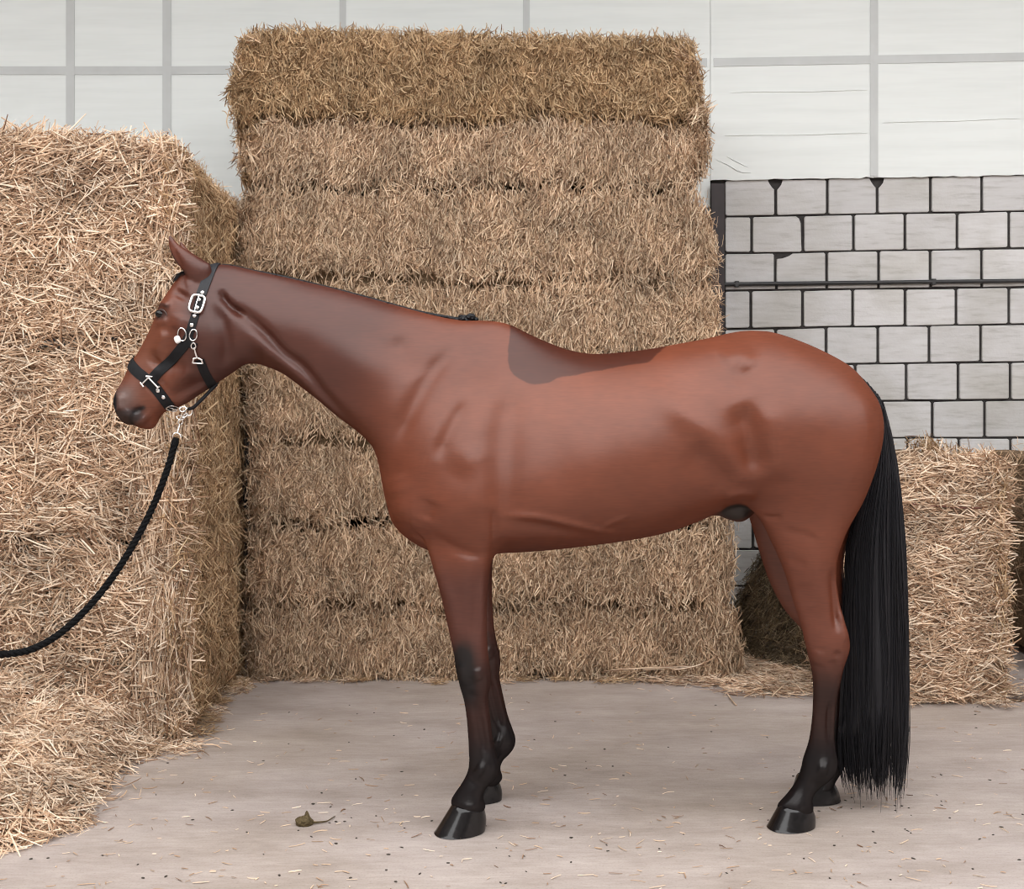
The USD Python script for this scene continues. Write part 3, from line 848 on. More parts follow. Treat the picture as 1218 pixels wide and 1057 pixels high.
for k in range(150):
    px, py = rng.uniform(-40, 1260), 830 + 225 * rng.uniform()
    if k < 26:
        px, py = 1045 + rng.normal(0, 60), 965 + rng.normal(0, 22)
    if k >= 40 and k < 46:
        px, py = 420 + rng.normal(0, 22), 985 + rng.normal(0, 14)
    x, y = ground(px, py)
    s = trimesh.creation.icosphere(1, 1.0)
    s.vertices *= rng.uniform(0.6, 1.2, s.vertices.shape)
    s.apply_scale([rng.uniform(0.0015, 0.008), rng.uniform(0.002, 0.006), rng.uniform(0.001, 0.002)])
    s.apply_transform(trimesh.transformations.rotation_matrix(rng.uniform(0, 3), [0, 0, 1]))
    s.apply_translation([x, y, 0.0015])
    specks.append(s)
obj('dirt_specks', cat(specks), 'dark_debris', smooth=60, label='dark specks of dirt scattered over the concrete floor', category='dirt', kind='stuff')

# ---- a few long straws lying apart at the foot of the hay stack
ls = []
for pts_ in ([(690, 812), (705, 803), (730, 797), (770, 794), (822, 792)], [(742, 800), (790, 795), (830, 800), (858, 806), (885, 822)], [(800, 797), (828, 792), (850, 782)], [(835, 818), (868, 812), (890, 800)], [(760, 803), (800, 800), (830, 806), (848, 816)], [(865, 826), (872, 836), (876, 840)]):
    q = np.array([at(x, y, SF - 0.10) if y < 800 else [*ground(x, y), 0.006] for x, y in pts_])
    q[:, 2] = np.maximum(q[:, 2], 0.005)
    ls.append(tube(smooth_curve(q, 5), 0.0032, 5))
ls = cat(ls)
toned(obj('long_straws', ls, 'straw_pale', smooth=50, label='few long pale stalks lying in front of the tall hay stack\'s right foot', category='straw', kind='stuff'), 12, 9)
# ---- the small clump on the floor
c = at(0, 0, 1)
cx, cy = ground(362, 981)
t = thing('dung_clump', 'small olive brown clump with a thin tail, alone on the concrete at the lower left', 'clump')
s = trimesh.creation.icosphere(4, 1.0)
nv = s.vertices.copy()
disp = 0.75 + 0.5 * meshkit.fbm(nv * 2.1 + 4.0, 4, seed=9)
s.vertices = nv * disp[:, None] * np.array([0.029, 0.022, 0.017])
pk = np.exp(-((nv[:, 0] - 0.25) ** 2 + nv[:, 1] ** 2) / 0.05) * (nv[:, 2] > 0)
s.vertices[:, 2] += 0.019 * pk
s.vertices[:, 2] = np.maximum(s.vertices[:, 2], -0.011)
s.apply_translation([cx, cy, 0.0112])
obj('clump', s, 'dung', t, smooth=60)
tail_path = smooth_curve([(cx + 0.022, cy, 0.008), (cx + 0.045, cy + 0.01, 0.006), (cx + 0.07, cy + 0.02, 0.006), (cx + 0.088, cy + 0.07, 0.004)], 8)
obj('stalk', tube(tail_path, np.linspace(0.004, 0.0015, len(tail_path)), 6), 'dung', t)

# ------------------------------------------------------------------ the horse
GRID = 0.0050                                       # cell of the implicit body, in metres


def polygon_sdf(poly, gx, gz):
    """Signed distance (positive inside) to a closed outline on the grid."""
    ring_ = np.vstack([poly, poly[:1]])
    seg = np.linalg.norm(np.diff(ring_, axis=0), axis=1)
    dense = np.vstack([a + (b - a) * np.linspace(0, 1, max(2, int(l / 0.0006)), endpoint=False)[:, None] for a, b, l in zip(ring_[:-1], ring_[1:], seg)])
    q = np.stack([gx.ravel(), gz.ravel()], 1)
    d = cKDTree(dense).query(q)[0]
    ins = shapely.contains_xy(shapely.Polygon(poly).buffer(0), q[:, 0], q[:, 1])
    return np.where(ins, d, -d).reshape(gx.shape)


def inflate(phi, h):
    """Solves laplace(u) = -2 inside the outline with u = 0 on it (a strip of half-height a gets u = a^2 - x^2, so sqrt(u) is a round section),
    carried on smoothly outside."""
    ins = phi > 0
    idx = -np.ones(phi.shape, int)
    idx[ins] = np.arange(ins.sum())
    n = ins.sum()
    diag, rows, cols, vals = np.zeros(n), [], [], []
    pin = phi[ins]
    for ax, sh in ((0, 1), (0, -1), (1, 1), (1, -1)):
        nb, pn = np.roll(idx, -sh, ax)[ins], np.roll(phi, -sh, ax)[ins]
        isin = nb >= 0
        rows.append(np.nonzero(isin)[0])
        cols.append(nb[isin])
        vals.append(np.full(isin.sum(), -1.0))
        th = np.clip(pin / np.maximum(pin - pn, 1e-9), 0.08, 1)
        diag += np.where(isin, 1.0, 1.0 / th)
    A = sparse.csr_matrix((np.concatenate(vals + [diag]), (np.concatenate(rows + [np.arange(n)]), np.concatenate(cols + [np.arange(n)]))), shape=(n, n))
    u = np.zeros(phi.shape)
    u[ins] = spsolve(A.tocsc(), np.full(n, 2.0 * h * h))
    core = phi > 1.6 * h
    near = ndimage.distance_transform_edt(~core, return_distances=False, return_indices=True)
    ratio = ndimage.gaussian_filter((u / np.maximum(phi, 1e-6))[tuple(near)], 1.2)
    return np.where(core, u, phi * ratio)


def width_field(phi, u, gx, gz, controls):
    """Scales the inflated section so that its half-width is as given at the control points (x, z, half-width)."""
    c = np.array(controls)
    ui = ndimage.map_coordinates(u, [(c[:, 0] - gx[0, 0]) / GRID, (c[:, 1] - gz[0, 0]) / GRID], order=1)
    lr = np.log(c[:, 2] / np.sqrt(np.maximum(ui, 1e-6)))
    if len(c) < 4:
        return u * math.exp(2 * lr.mean())
    rbf = RBFInterpolator(c[:, :2], lr, kernel='thin_plate_spline', smoothing=0.0005)
    k = 4
    co = rbf(np.stack([gx[::k, ::k].ravel(), gz[::k, ::k].ravel()], 1)).reshape(gx[::k, ::k].shape)
    full = ndimage.zoom(co, k, order=1)
    full = np.pad(full, ((0, max(0, gx.shape[0] - full.shape[0])), (0, max(0, gx.shape[1] - full.shape[1]))), mode='edge')[:gx.shape[0], :gx.shape[1]]
    full = np.exp(np.clip(full, math.log(0.33), math.log(1.15)))
    return u * full**2


def px2(poly, d):
    p = np.asarray(poly, float)
    return np.stack([(p[:, 0] - CX) / F * d, H - (p[:, 1] - CY) / F * d], 1)


def relief(gx, gz, d, strokes):
    """Sum of soft strokes along lines drawn over the photograph: (points, height in px, width in px)."""
    px, py = CX + gx * F / d, CY + (H - gz) * F / d
    out = np.zeros(gx.shape)
    for pts_, amp, wid in strokes:
        p = smooth_curve(pts_, 6) if len(pts_) > 2 else np.array(pts_, float)
        m = 3.2 * wid
        i0 = np.searchsorted(px[:, 0], p[:, 0].min() - m), np.searchsorted(px[:, 0], p[:, 0].max() + m)
        pz = py[0]
        j = np.nonzero((pz > p[:, 1].min() - m) & (pz < p[:, 1].max() + m))[0]
        if i0[1] <= i0[0] or len(j) == 0:
            continue
        sl = (slice(i0[0], i0[1]), slice(j[0], j[-1] + 1))
        X_, Y_ = px[sl], py[sl]
        best = np.full(X_.shape, 1e9)
        along = np.zeros(X_.shape)
        L = np.concatenate([[0], np.cumsum(np.linalg.norm(np.diff(p, axis=0), axis=1))]) if len(p) > 1 else np.array([0.0])
        if len(p) == 1:
            best = np.hypot(X_ - p[0, 0], Y_ - p[0, 1])
            fade = 1.0
        else:
            for a, b, l0 in zip(p[:-1], p[1:], L[:-1]):
                ab = b - a
                t = np.clip(((X_ - a[0]) * ab[0] + (Y_ - a[1]) * ab[1]) / max(ab @ ab, 1e-9), 0, 1)
                dist = np.hypot(X_ - a[0] - t * ab[0], Y_ - a[1] - t * ab[1])
                m_ = dist < best
                best = np.where(m_, dist, best)
                along = np.where(m_, l0 + t * np.linalg.norm(ab), along)
            fade = np.clip(np.minimum(along, L[-1] - along) / (0.30 * L[-1]) + 0.06, 0, 1)
            fade = fade * fade * (3 - 2 * fade)
        out[sl] += amp * fade * np.exp(-0.5 * (best / wid) ** 2)
    return out * d / F


BD = 4.22                                           # depth of the horse's middle plane
body_px = [(262, 314.5), (278, 316), (297, 320.5), (334.6, 328.5), (391, 341.5), (440, 354.5), (497, 370), (539, 379.5), (569, 381), (592, 382.5), (611, 388), (633, 399), (656, 408.8),
           (680, 417), (706, 420.7), (737, 419.2), (773, 415), (808, 408.7), (844, 402), (866, 396.5), (888, 393.3), (915, 394.5), (941, 402), (968, 413), (994.5, 426.5), (1012, 438.5),
           (1027, 456), (1040, 474), (1046.5, 494), (1046, 517), (1038.5, 548), (1026, 586), (1012, 612), (995, 630), (965, 636), (935, 628), (912, 614), (893, 603), (872, 602), (848, 611), (817, 623.7),
           (781.7, 634.8), (737, 642.8), (693, 648.5), (640, 654), (586.6, 657), (556, 659), (528, 657), (509, 653), (495, 646), (478.4, 633.8), (467, 618.6), (461, 598), (456, 579), (452.5, 560),
           (447.5, 540), (440, 526.5), (425, 512.7), (402.7, 495.7), (380, 476.7), (353.5, 456), (334.6, 443), (315.7, 435.5), (303, 432.5), (290, 434), (281, 440), (270, 447.5), (260, 454),
           (252, 460), (236, 470), (223, 479), (212, 484), (202, 487), (194, 491.5), (189, 498.5), (185, 506.5), (178, 510.5), (166, 508.5), (160, 505.5), (152, 505), (144, 499.5), (138.4, 489), (135.2, 478),
           (138, 467), (146, 453.5), (152.5, 439), (157.5, 428), (163, 421.5), (170.5, 408.5), (179, 392), (186.5, 375), (190.5, 364), (198, 351), (205.5, 340), (214, 327.5), (223, 323), (236, 322), (250, 316.5)]
body_poly = smooth_curve(px2(body_px, BD), 4, closed=True)
sx = lambda v: v * BD / F
controls = [(700, 540, 108), (800, 530, 104), (860, 545, 92), (620, 530, 96), (545, 530, 88), (500, 575, 72), (475, 600, 48), (590, 415, 30), (600, 450, 56), (700, 440, 50), (800, 430, 56), (900, 460, 88), (960, 520, 92), (1020, 490, 60), (930, 585, 74),
            (500, 460, 56), (450, 440, 46), (400, 420, 38), (340, 385, 34), (400, 356, 16), (480, 385, 24), (300, 400, 33), (300, 335, 17), (245, 400, 34), (228, 365, 33), (205, 375, 30), (186, 430, 22), (165, 465, 23), (178, 495, 16), (150, 490, 20), (222, 455, 24), (440, 500, 40)]
controls = [(*px2([(a, b)], BD)[0], sx(c)) for a, b, c in controls]
gx, gz = np.meshgrid(np.arange(-1.40, 1.34, GRID), np.arange(-0.02, 1.92, GRID), indexing='ij')
phi = polygon_sdf(body_poly, gx, gz)
U = width_field(phi, inflate(phi, GRID), gx, gz, controls)
STROKES = [
    # shoulder: blade, its spine and the groove before it, triceps, point of the shoulder
    ([(548, 408), (520, 440), (502, 470), (484, 505), (466, 535)], -6.0, 8), ([(575, 430), (548, 470), (524, 510), (500, 555), (484, 590)], 6, 15),
    ([(560, 470), (540, 505), (522, 545)], -3.5, 6), ([(590, 440), (582, 480), (566, 520), (545, 560)], 4.5, 14),
    ([(612, 440), (603, 500), (600, 550), (594, 600), (590, 630)], -8.5, 15), ([(552, 592)], 8, 30), ([(560, 520), (574, 560), (580, 610)], 3.5, 14), ([(476, 600)], 8, 20), ([(470, 560), (478, 585)], 3, 12),
    ([(506, 615), (520, 634), (545, 649), (568, 654), (584, 654)], -5.5, 6), ([(587, 592), (587.5, 625), (586, 658)], -5.5, 4.0), ([(520, 585), (512, 610)], -3, 8),
    # girth, spur vein, ribs
    ([(592, 602), (640, 604.5), (690, 617), (742, 631)], 3.2, 3.0), ([(596, 610), (640, 613), (690, 626), (735, 638)], -1.8, 4.5), ([(708, 619), (722, 611), (742, 603)], 1.6, 2.6),
    ([(640, 470), (660, 540), (664, 590)], -1.2, 12), ([(700, 460), (718, 530), (720, 590)], -1.0, 12),
    ([(755, 455), (790, 480), (830, 515), (860, 550), (884, 582)], 4.2, 11), ([(800, 525), (835, 550), (862, 572)], -4.5, 13),
    # flank hollow, point of the hip, thigh, stifle fold
    ([(862, 475), (874, 505), (880, 535), (884, 562)], -8.5, 12), ([(845, 432), (868, 424), (884, 440)], 5, 9), ([(868, 447)], -3.5, 8), ([(884, 470), (896, 520), (908, 570)], 5.0, 12),
    ([(962, 505)], 7, 55), ([(990, 450)], 4, 28), ([(940, 425), (980, 450), (1020, 480)], -1.5, 14), ([(1030, 500), (1022, 550), (1008, 600)], -2, 9), ([(850, 588), (868, 583), (886, 590)], 5.5, 5.5), ([(850, 600), (872, 596), (886, 602)], -6, 7),
    ([(742, 423), (820, 413), (880, 402)], 2, 10), ([(640, 440), (720, 452), (800, 440)], -1.5, 14),
    # neck: jugular groove, the ridge under it, the crest and the muscle over the shoulder
    ([(266, 345), (273, 358), (284, 369), (300, 379)], -6.5, 3.2), ([(272, 356), (300, 378), (320, 396), (343, 420), (366, 438), (392, 470), (418, 497), (440, 518)], -7.0, 5.0), ([(290, 388), (330, 420), (365, 450), (404, 490), (432, 512)], 6.5, 9),
    ([(320, 345), (380, 360), (450, 380), (510, 400)], 2.5, 14), ([(330, 370), (390, 400), (440, 430), (480, 460)], 3.0, 18), ([(470, 400), (490, 430), (500, 450)], -2.5, 10), ([(300, 425), (318, 428)], -3, 8),
    # head: jowl, cheek groove, facial crest, eye socket, temple, nostril, lips
    ([(247, 405)], 5.5, 24), ([(262, 360), (274, 392), (276, 418), (266, 440)], -5.0, 5.5), ([(206, 393), (198, 408), (192, 424)], 3.2, 5), ([(205, 420), (214, 434), (230, 446)], -3.2, 7), ([(196, 426), (188, 436)], -3.0, 5),
    ([(206, 474), (222, 464), (240, 455), (252, 448)], -4.5, 5), ([(210, 440), (226, 444), (238, 440)], 2.5, 6), ([(190, 366), (200, 362), (212, 366)], 4.2, 4.2), ([(189, 382), (199, 385), (208, 379)], 2.0, 3), ([(226, 348), (220, 358)], -3.5, 7), ([(228, 375), (222, 395)], 2.5, 7), ([(236, 335), (226, 340)], 2, 6),
    ([(143, 470), (141.5, 478), (143, 487)], -4.5, 3.2), ([(149, 466), (148.5, 478), (150, 490)], 3.8, 4), ([(176, 484.5), (169, 487), (164, 492)], -3.2, 2.2), ([(172, 497), (178, 503)], 3.5, 7), ([(154, 497), (160, 485)], 2.2, 6), ([(205, 452), (185, 470)], -2, 8),
]
STROKES = [(p_, a_ * (1.45 if max(q_[0] for q_ in p_) < 256 else 1.22), w_) for p_, a_, w_ in STROKES]   # the face is bony: crisper
R = relief(gx, gz, BD, STROKES)
w = np.sqrt(np.maximum(U, 0))
w2 = np.maximum(w + R * np.clip(w / 0.05, 0, 1), 0.25 * w)
Ub = np.where(U > 0, w2**2, U)
Ub = ndimage.gaussian_filter(Ub, 0.6)


def level(U_, gx_, yy, h):
    """First-order distance to the solid |y| < sqrt(U)."""
    du = np.gradient(U_, h)
    g2 = (du[0] ** 2 + du[1] ** 2)[:, None, :]
    y = yy[None, :, None]
    return ((y * y - U_[:, None, :]) / np.sqrt(4 * y * y + g2 + 1e-7)).astype(np.float32)


ys = np.arange(-0.335, 0.336, GRID)
field = level(Ub, gx, ys, GRID)


def smin(a, b, k):
    h = np.clip(0.5 + 0.5 * (b - a) / k, 0, 1)
    return b + (a - b) * h - k * h * (1 - h)


def add_limb(poly, d, controls, k, strokes=(), offset=None, tilt=0.0):
    """Blends a limb into the body: its outline in the photograph at depth d, its half-widths, its place across the horse."""
    global field
    p = smooth_curve(px2(poly, d), 4, closed=True)
    lo, hi = p.min(0) - 0.05, p.max(0) + 0.05
    i0, i1 = (int(np.clip((v - gx[0, 0]) / GRID, 0, gx.shape[0])) for v in (lo[0], hi[0]))
    j0, j1 = (int(np.clip((v - gz[0, 0]) / GRID, 0, gx.shape[1])) for v in (lo[1], hi[1]))
    sl = (slice(i0, i1), slice(j0, j1))
    x_, z_ = gx[sl], gz[sl]
    ph = polygon_sdf(p, x_, z_)
    u_ = width_field(ph, inflate(ph, GRID), x_, z_, [(*px2([(a, b)], d)[0], c * d / F) for a, b, c in controls])
    if strokes:
        r_ = relief(x_, z_, d, strokes)
        w_ = np.sqrt(np.maximum(u_, 0))
        u_ = np.where(u_ > 0, np.maximum(w_ + r_ * np.clip(w_ / 0.02, 0, 1), 0.3 * w_) ** 2, u_)
    c0 = d - BD if offset is None else offset
    part = np.empty((i1 - i0, len(ys), j1 - j0), np.float32)
    yc = c0 + tilt * np.clip((z_[0] - 0.6) / 0.6, 0, 1)
    du = np.gradient(u_, GRID)
    g2 = (du[0] ** 2 + du[1] ** 2)[:, None, :]
    y = ys[None, :, None] - yc[None, None, :]
    part = ((y * y - u_[:, None, :]) / np.sqrt(4 * y * y + g2 + 1e-7)).astype(np.float32)
    s3 = (slice(i0, i1), slice(None), slice(j0, j1))
    kk = (k * np.clip((z_[0] - 0.35) / 0.45, 0.12, 1)).astype(np.float32)[None, None, :]
    field[s3] = smin(field[s3], part, kk)


fore_near = [(540, 570), (520, 600), (511, 635), (510.5, 655), (515.5, 677), (522.6, 701), (530, 732), (536.5, 763), (540, 778), (542, 794), (544.5, 806), (547.5, 818), (551.5, 832), (554.5, 850), (556.5, 872), (557.5, 892), (558, 905), (556, 918), (549.5, 931), (542.5, 941), (537.5, 949), (536.5, 955),
             (541, 964), (544, 973), (562, 973), (573, 966), (577.5, 959), (575.5, 951), (575, 945), (579, 936), (587, 928), (593, 919), (594, 908), (590.5, 896), (586.5, 880), (584, 860), (581.5, 840), (581, 827), (583.5, 814), (584, 800), (581.5, 785), (579.5, 760), (579.5, 720), (582.5, 680), (588, 650), (592, 615), (585, 580), (565, 565)]
FN = [(552, 640, 27), (550, 675, 26), (553, 705, 22), (558, 745, 18), (562, 790, 17.5), (565, 815, 16), (568, 850, 10.5), (571, 885, 11.5), (574, 912, 16), (560, 938, 13.5), (555, 962, 17.5), (555, 600, 26)]
FS = [([(546, 783), (550, 800), (554, 815)], 3.2, 5), ([(566, 790), (572, 806)], 2.6, 4), ([(555, 822), (570, 826)], -2.0, 3), ([(560, 800), (563, 815)], -1.6, 2.5), ([(567, 826), (572, 860), (578, 898)], -2.6, 2.8), ([(560, 835), (564, 860), (566, 890)], 1.8, 3.5), ([(577, 838), (580, 865), (585, 890)], 2.6, 2.6),
      ([(566, 908), (576, 914)], 3.4, 6), ([(556, 922), (575, 930)], -1.6, 4), ([(536, 951), (556, 954), (576, 957)], 1.0, 3.0), ([(505, 612), (520, 632), (545, 648), (568, 655), (588, 655)], -4.0, 5), ([(520, 590), (515, 625), (513, 650)], 2.0, 6), ([(551, 604)], 6, 24), ([(512, 650), (524, 680), (534, 720)], 2.5, 7), ([(568, 662), (566, 720), (565, 765)], -2.6, 4), ([(530, 690), (540, 730), (546, 765)], 2.6, 6), ([(575, 690), (573, 750)], 1.5, 4)]
add_limb(fore_near, 4.06, FN, 0.05, FS)
far = lambda q: [(CX + (a - CX) * 0.9335 + np.interp(b, [640, 770, 860, 900], [0, 6, 14, 18]), CY + (b - CY) * 0.9335) for a, b in q]
far_w = lambda q: [(*far([(a, b)])[0], c * 0.9335) for a, b, c in q]
add_limb(far(fore_near), 4.35, far_w(FN), 0.05, [(far(p), a_, w_) for p, a_, w_ in FS])

hind_near = [(955, 470), (925, 500), (905, 540), (892, 575), (894, 598), (906, 620), (917, 643), (932.5, 678), (944, 716), (953, 744), (957.5, 764), (962, 782), (966, 800), (967.5, 820), (967, 840), (965.5, 860), (962, 882), (955.5, 902), (953.5, 912), (948, 928), (937, 944), (927.5, 954), (925, 959),
             (929, 968), (936, 977), (954, 977), (965, 968), (967.5, 960), (966, 951), (968, 945), (974, 937), (985, 929), (994, 919), (997, 907), (994.5, 893), (992.5, 875), (992.5, 855), (995.5, 832), (999.5, 812), (1004, 792), (1010.5, 772), (1009.5, 757), (1004, 738), (998, 715), (994.5, 690), (995, 665), (1002, 642), (1014, 612), (1027, 582), (1039, 546), (1044, 515), (1036, 485), (1005, 465)]
HN = [(965, 520, 44), (960, 560, 44), (955, 600, 36), (955, 640, 30), (963, 690, 22), (972, 735, 16), (985, 775, 17), (984, 805, 13.5), (980, 850, 10.5), (977, 885, 11.5), (975, 910, 16), (955, 938, 13.5), (946, 962, 17.5)]
add_limb(hind_near, 4.10, HN, 0.05, [([(984, 670), (988, 700), (990, 725), (993, 752)], -8.0, 3.4), ([(1000, 720), (1004, 745), (1004, 766)], 3.5, 4), ([(996, 772), (988, 778)], -2.5, 3), ([(986, 822), (984, 855), (986, 892)], -2.6, 2.8), ([(992, 840), (990, 880)], 2.2, 2.5), ([(958, 925), (975, 932)], -1.6, 4), ([(950, 690), (960, 720)], -1.6, 7), ([(960, 640), (963, 690), (968, 730)], 2.0, 10), ([(905, 611), (915, 613), (927, 611)], -3.2, 2.4), ([(925, 628), (950, 632), (968, 640)], -1.5, 3.5),
                                     ([(935, 665), (955, 668)], -1.2, 4), ([(972, 770), (968, 790)], 2.0, 5), ([(985, 780), (992, 800)], -1.8, 4), ([(984, 830), (982, 880)], -2.0, 2.6), ([(968, 908), (982, 912)], 3.4, 6)], offset=-0.118)
hind_far = [(955, 480), (920, 510), (895, 550), (882, 580), (886, 604), (893, 628), (901, 655), (913, 690), (930, 722), (950, 745), (964, 765), (973, 792), (975, 828), (973, 860), (970, 884), (965, 902), (958, 916), (948, 926), (944, 934), (946, 942), (975, 943), (986, 934), (990, 924), (998, 912), (1003, 900), (1004, 880), (1003, 860), (1005, 835),
            (1008, 800), (1014, 775), (1018, 752), (1014, 730), (1005, 705), (1000, 685), (999, 665), (1004, 640), (1012, 612), (1024, 580), (1030, 540), (1020, 500), (990, 475)]
HF = [(955, 540, 42), (950, 590, 36), (945, 630, 28), (955, 690, 20), (975, 740, 15), (990, 770, 16), (990, 800, 13), (989, 850, 10.5), (987, 885, 11), (984, 905, 14), (968, 926, 13), (962, 940, 16)]
add_limb(hind_far, 4.385, HF, 0.05, offset=0.125)
# sheath between the thighs
add_limb([(838, 606), (850, 596), (870, 590), (890, 594), (898, 606), (890, 616), (880, 620.5), (868, 618), (855, 613)], BD, [(872, 606, 20)], 0.02, offset=-0.0)
# ears
ear = [(201.6, 279), (205.5, 282.5), (213, 291), (226, 299.5), (240, 308.5), (250, 315), (250.5, 327), (244, 337), (234, 338), (225, 331.5), (217.5, 321.5), (208.5, 310.5), (203, 299), (200.6, 287)]
EW = [(208, 294, 4.5), (221, 309, 8.0), (237, 323, 10)]
add_limb(ear, BD - 0.05, EW, 0.012, [([(203, 286), (211, 305), (221, 324)], -3.0, 2.6)], offset=-0.052)
add_limb([(a + 13 + (b - 280) * 0.02, b + 8) for a, b in ear], BD + 0.05, [(a + 13, b + 8, c) for a, b, c in EW], 0.012, offset=0.052)


def surface_nets(f, origin, h):
    s = f < 0
    cells = np.zeros(tuple(n - 1 for n in f.shape), np.uint8)
    for a in (0, 1):
        for b in (0, 1):
            for c in (0, 1):
                cells += s[a:a + cells.shape[0], b:b + cells.shape[1], c:c + cells.shape[2]]
    act = (cells > 0) & (cells < 8)
    ii = np.argwhere(act)
    ids = -np.ones(cells.shape, np.int32)
    ids[act] = np.arange(len(ii))
    acc, cnt = np.zeros((len(ii), 3)), np.zeros(len(ii))
    cor = np.array([[a, b, c] for a in (0, 1) for b in (0, 1) for c in (0, 1)])
    val = np.stack([f[tuple((ii + c).T)] for c in cor], 1)
    for p in range(8):
        for q in range(p + 1, 8):
            if np.abs(cor[p] - cor[q]).sum() != 1:
                continue
            m = (val[:, p] < 0) != (val[:, q] < 0)
            t = val[m, p] / (val[m, p] - val[m, q])
            acc[m] += cor[p] + t[:, None] * (cor[q] - cor[p])
            cnt[m] += 1
    v = (ii + acc / cnt[:, None]) * h + origin
    faces = []
    for ax in range(3):
        o = [a for a in range(3) if a != ax]
        a = np.moveaxis(s, ax, 0)
        cr = np.argwhere(np.moveaxis(a[:-1] != a[1:], 0, ax))
        cr = cr[(cr[:, o[0]] > 0) & (cr[:, o[1]] > 0)]
        cr = cr[(cr[:, o[0]] < cells.shape[o[0]]) & (cr[:, o[1]] < cells.shape[o[1]])]
        q = []
        for d0, d1 in ((-1, -1), (0, -1), (0, 0), (-1, 0)):
            c = cr.copy()
            c[:, o[0]] += d0
            c[:, o[1]] += d1
            q.append(ids[tuple(c.T)])
        q = np.stack(q, 1)
        flip = s[tuple(cr.T)] ^ (ax == 1)
        q[~flip] = q[~flip][:, ::-1]
        faces.append(q)
    q = np.vstack(faces)
    return v, q[(q >= 0).all(1)]


verts, quads = surface_nets(field, np.array([gx[0, 0], BD + ys[0], gz[0, 0]]), GRID)
body = trimesh.Trimesh(verts, np.vstack([quads[:, [0, 1, 2]], quads[:, [0, 2, 3]]]), process=False)
comp = trimesh.graph.connected_component_labels(body.face_adjacency, node_count=len(body.faces))
big = np.bincount(comp).argmax()
body.update_faces(comp == big)
body.remove_unreferenced_vertices()
if body.volume < 0:
    body.invert()
eg = body.edges_unique
nv_ = len(body.vertices)
W_ = sparse.coo_matrix((np.ones(2 * len(eg)), (np.r_[eg[:, 0], eg[:, 1]], np.r_[eg[:, 1], eg[:, 0]])), shape=(nv_, nv_)).tocsr()
W_ = sparse.diags(1.0 / np.maximum(np.asarray(W_.sum(1)).ravel(), 1)) @ W_
sm = np.array(body.vertices)
for lam in (0.5, -0.52, 0.5, -0.52, 0.5, -0.52):
    sm = sm + lam * (W_ @ sm - sm)
body = trimesh.Trimesh(sm, body.faces, process=False)

# ---- coat colours
V = np.array(body.vertices)
vd = V[:, 1]
vx, vy = CX + V[:, 0] * F / vd, CY + (H - V[:, 2]) * F / vd       # where each point of the coat lies over the photograph
xz = CX + V[:, 0] * F / BD, CY + (H - V[:, 2]) * F / BD
bx, by = xz
nz = meshkit.fbm(V * 9.0, 4, seed=3)
nf = meshkit.fbm(V * 34.0 * np.array([1, 1, 1.0]), 3, seed=5)


def soft(a, b, v):
    t = np.clip((v - a) / (b - a), 0, 1)
    return t * t * (3 - 2 * t)


def blob(x, y, rx, ry=None):
    ry = ry or rx
    return np.exp(-(((bx - x) / rx) ** 2 + ((by - y) / ry) ** 2))


bay = np.array([0.132, 0.0358, 0.0172])
dark_bay = np.array([0.040, 0.0125, 0.0100])
black = np.array([0.0065, 0.0055, 0.006])
tan = np.array([0.185, 0.053, 0.0245])
col = np.tile(bay, (len(V), 1))
mixc = lambda col, c, a: col * (1 - a[:, None]) + np.asarray(c) * a[:, None]
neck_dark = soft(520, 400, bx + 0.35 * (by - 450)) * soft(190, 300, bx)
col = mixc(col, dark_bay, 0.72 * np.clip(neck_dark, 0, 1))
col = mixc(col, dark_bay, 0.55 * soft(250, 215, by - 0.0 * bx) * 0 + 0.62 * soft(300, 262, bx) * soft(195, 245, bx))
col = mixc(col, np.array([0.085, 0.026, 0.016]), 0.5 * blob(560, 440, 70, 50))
col = mixc(col, tan, 0.45 * blob(640, 480, 120, 45) + 0.35 * blob(780, 455, 90, 30))
col = mixc(col, dark_bay, 0.35 * soft(620, 655, by) * soft(580, 640, bx) * soft(860, 800, bx))  # belly darkened toward its underside: shade put into the coat colour
col *= (0.86 + 0.28 * nz)[:, None]
# head: paler nose and cheek, dark muzzle, dark rims of eyes and ears
hd = soft(270, 240, bx)
col = mixc(col, np.array([0.135, 0.045, 0.023]), 0.65 * hd * blob(185, 425, 26, 55))
col = mixc(col, np.array([0.105, 0.066, 0.056]), np.clip(hd * 1.1 * blob(153, 472, 17, 14), 0, 0.8))
col = mixc(col, np.array([0.026, 0.020, 0.021]), np.clip(hd * (1.3 * blob(152, 496, 16, 11) + 1.3 * blob(137, 478, 7, 12) + 0.8 * blob(168, 492, 10, 9)), 0, 0.92))
col = mixc(col, np.array([0.03, 0.016, 0.014]), np.clip(1.1 * blob(198, 375, 9.5, 6.5), 0, 0.85) * hd)
col = mixc(col, np.array([0.035, 0.018, 0.016]), 0.85 * hd * soft(0.7, 1.0, blob(222, 325, 14, 6) + 0.0))
earm = soft(322, 312, by) * soft(262, 246, bx)
col = mixc(col, np.array([0.05, 0.022, 0.018]), earm * np.clip(soft(5.0, 1.5, (bx - 201) - 0.62 * (by - 290) + 2) + 0.8 * soft(292, 282, by), 0, 0.9))
# forearms and gaskins are browner
col = mixc(col, np.array([0.058, 0.019, 0.0145]), 0.75 * soft(640, 690, by) * soft(760, 720, bx) + 0.25 * soft(620, 700, by) * soft(760, 800, bx))
# dark lip skin; mouth crease and nostril hollow also painted with their shade


def along_line(pts_, r):
    return np.exp(-((cKDTree(smooth_curve(pts_, 10)).query(np.stack([bx, by], 1))[0] / r) ** 2))


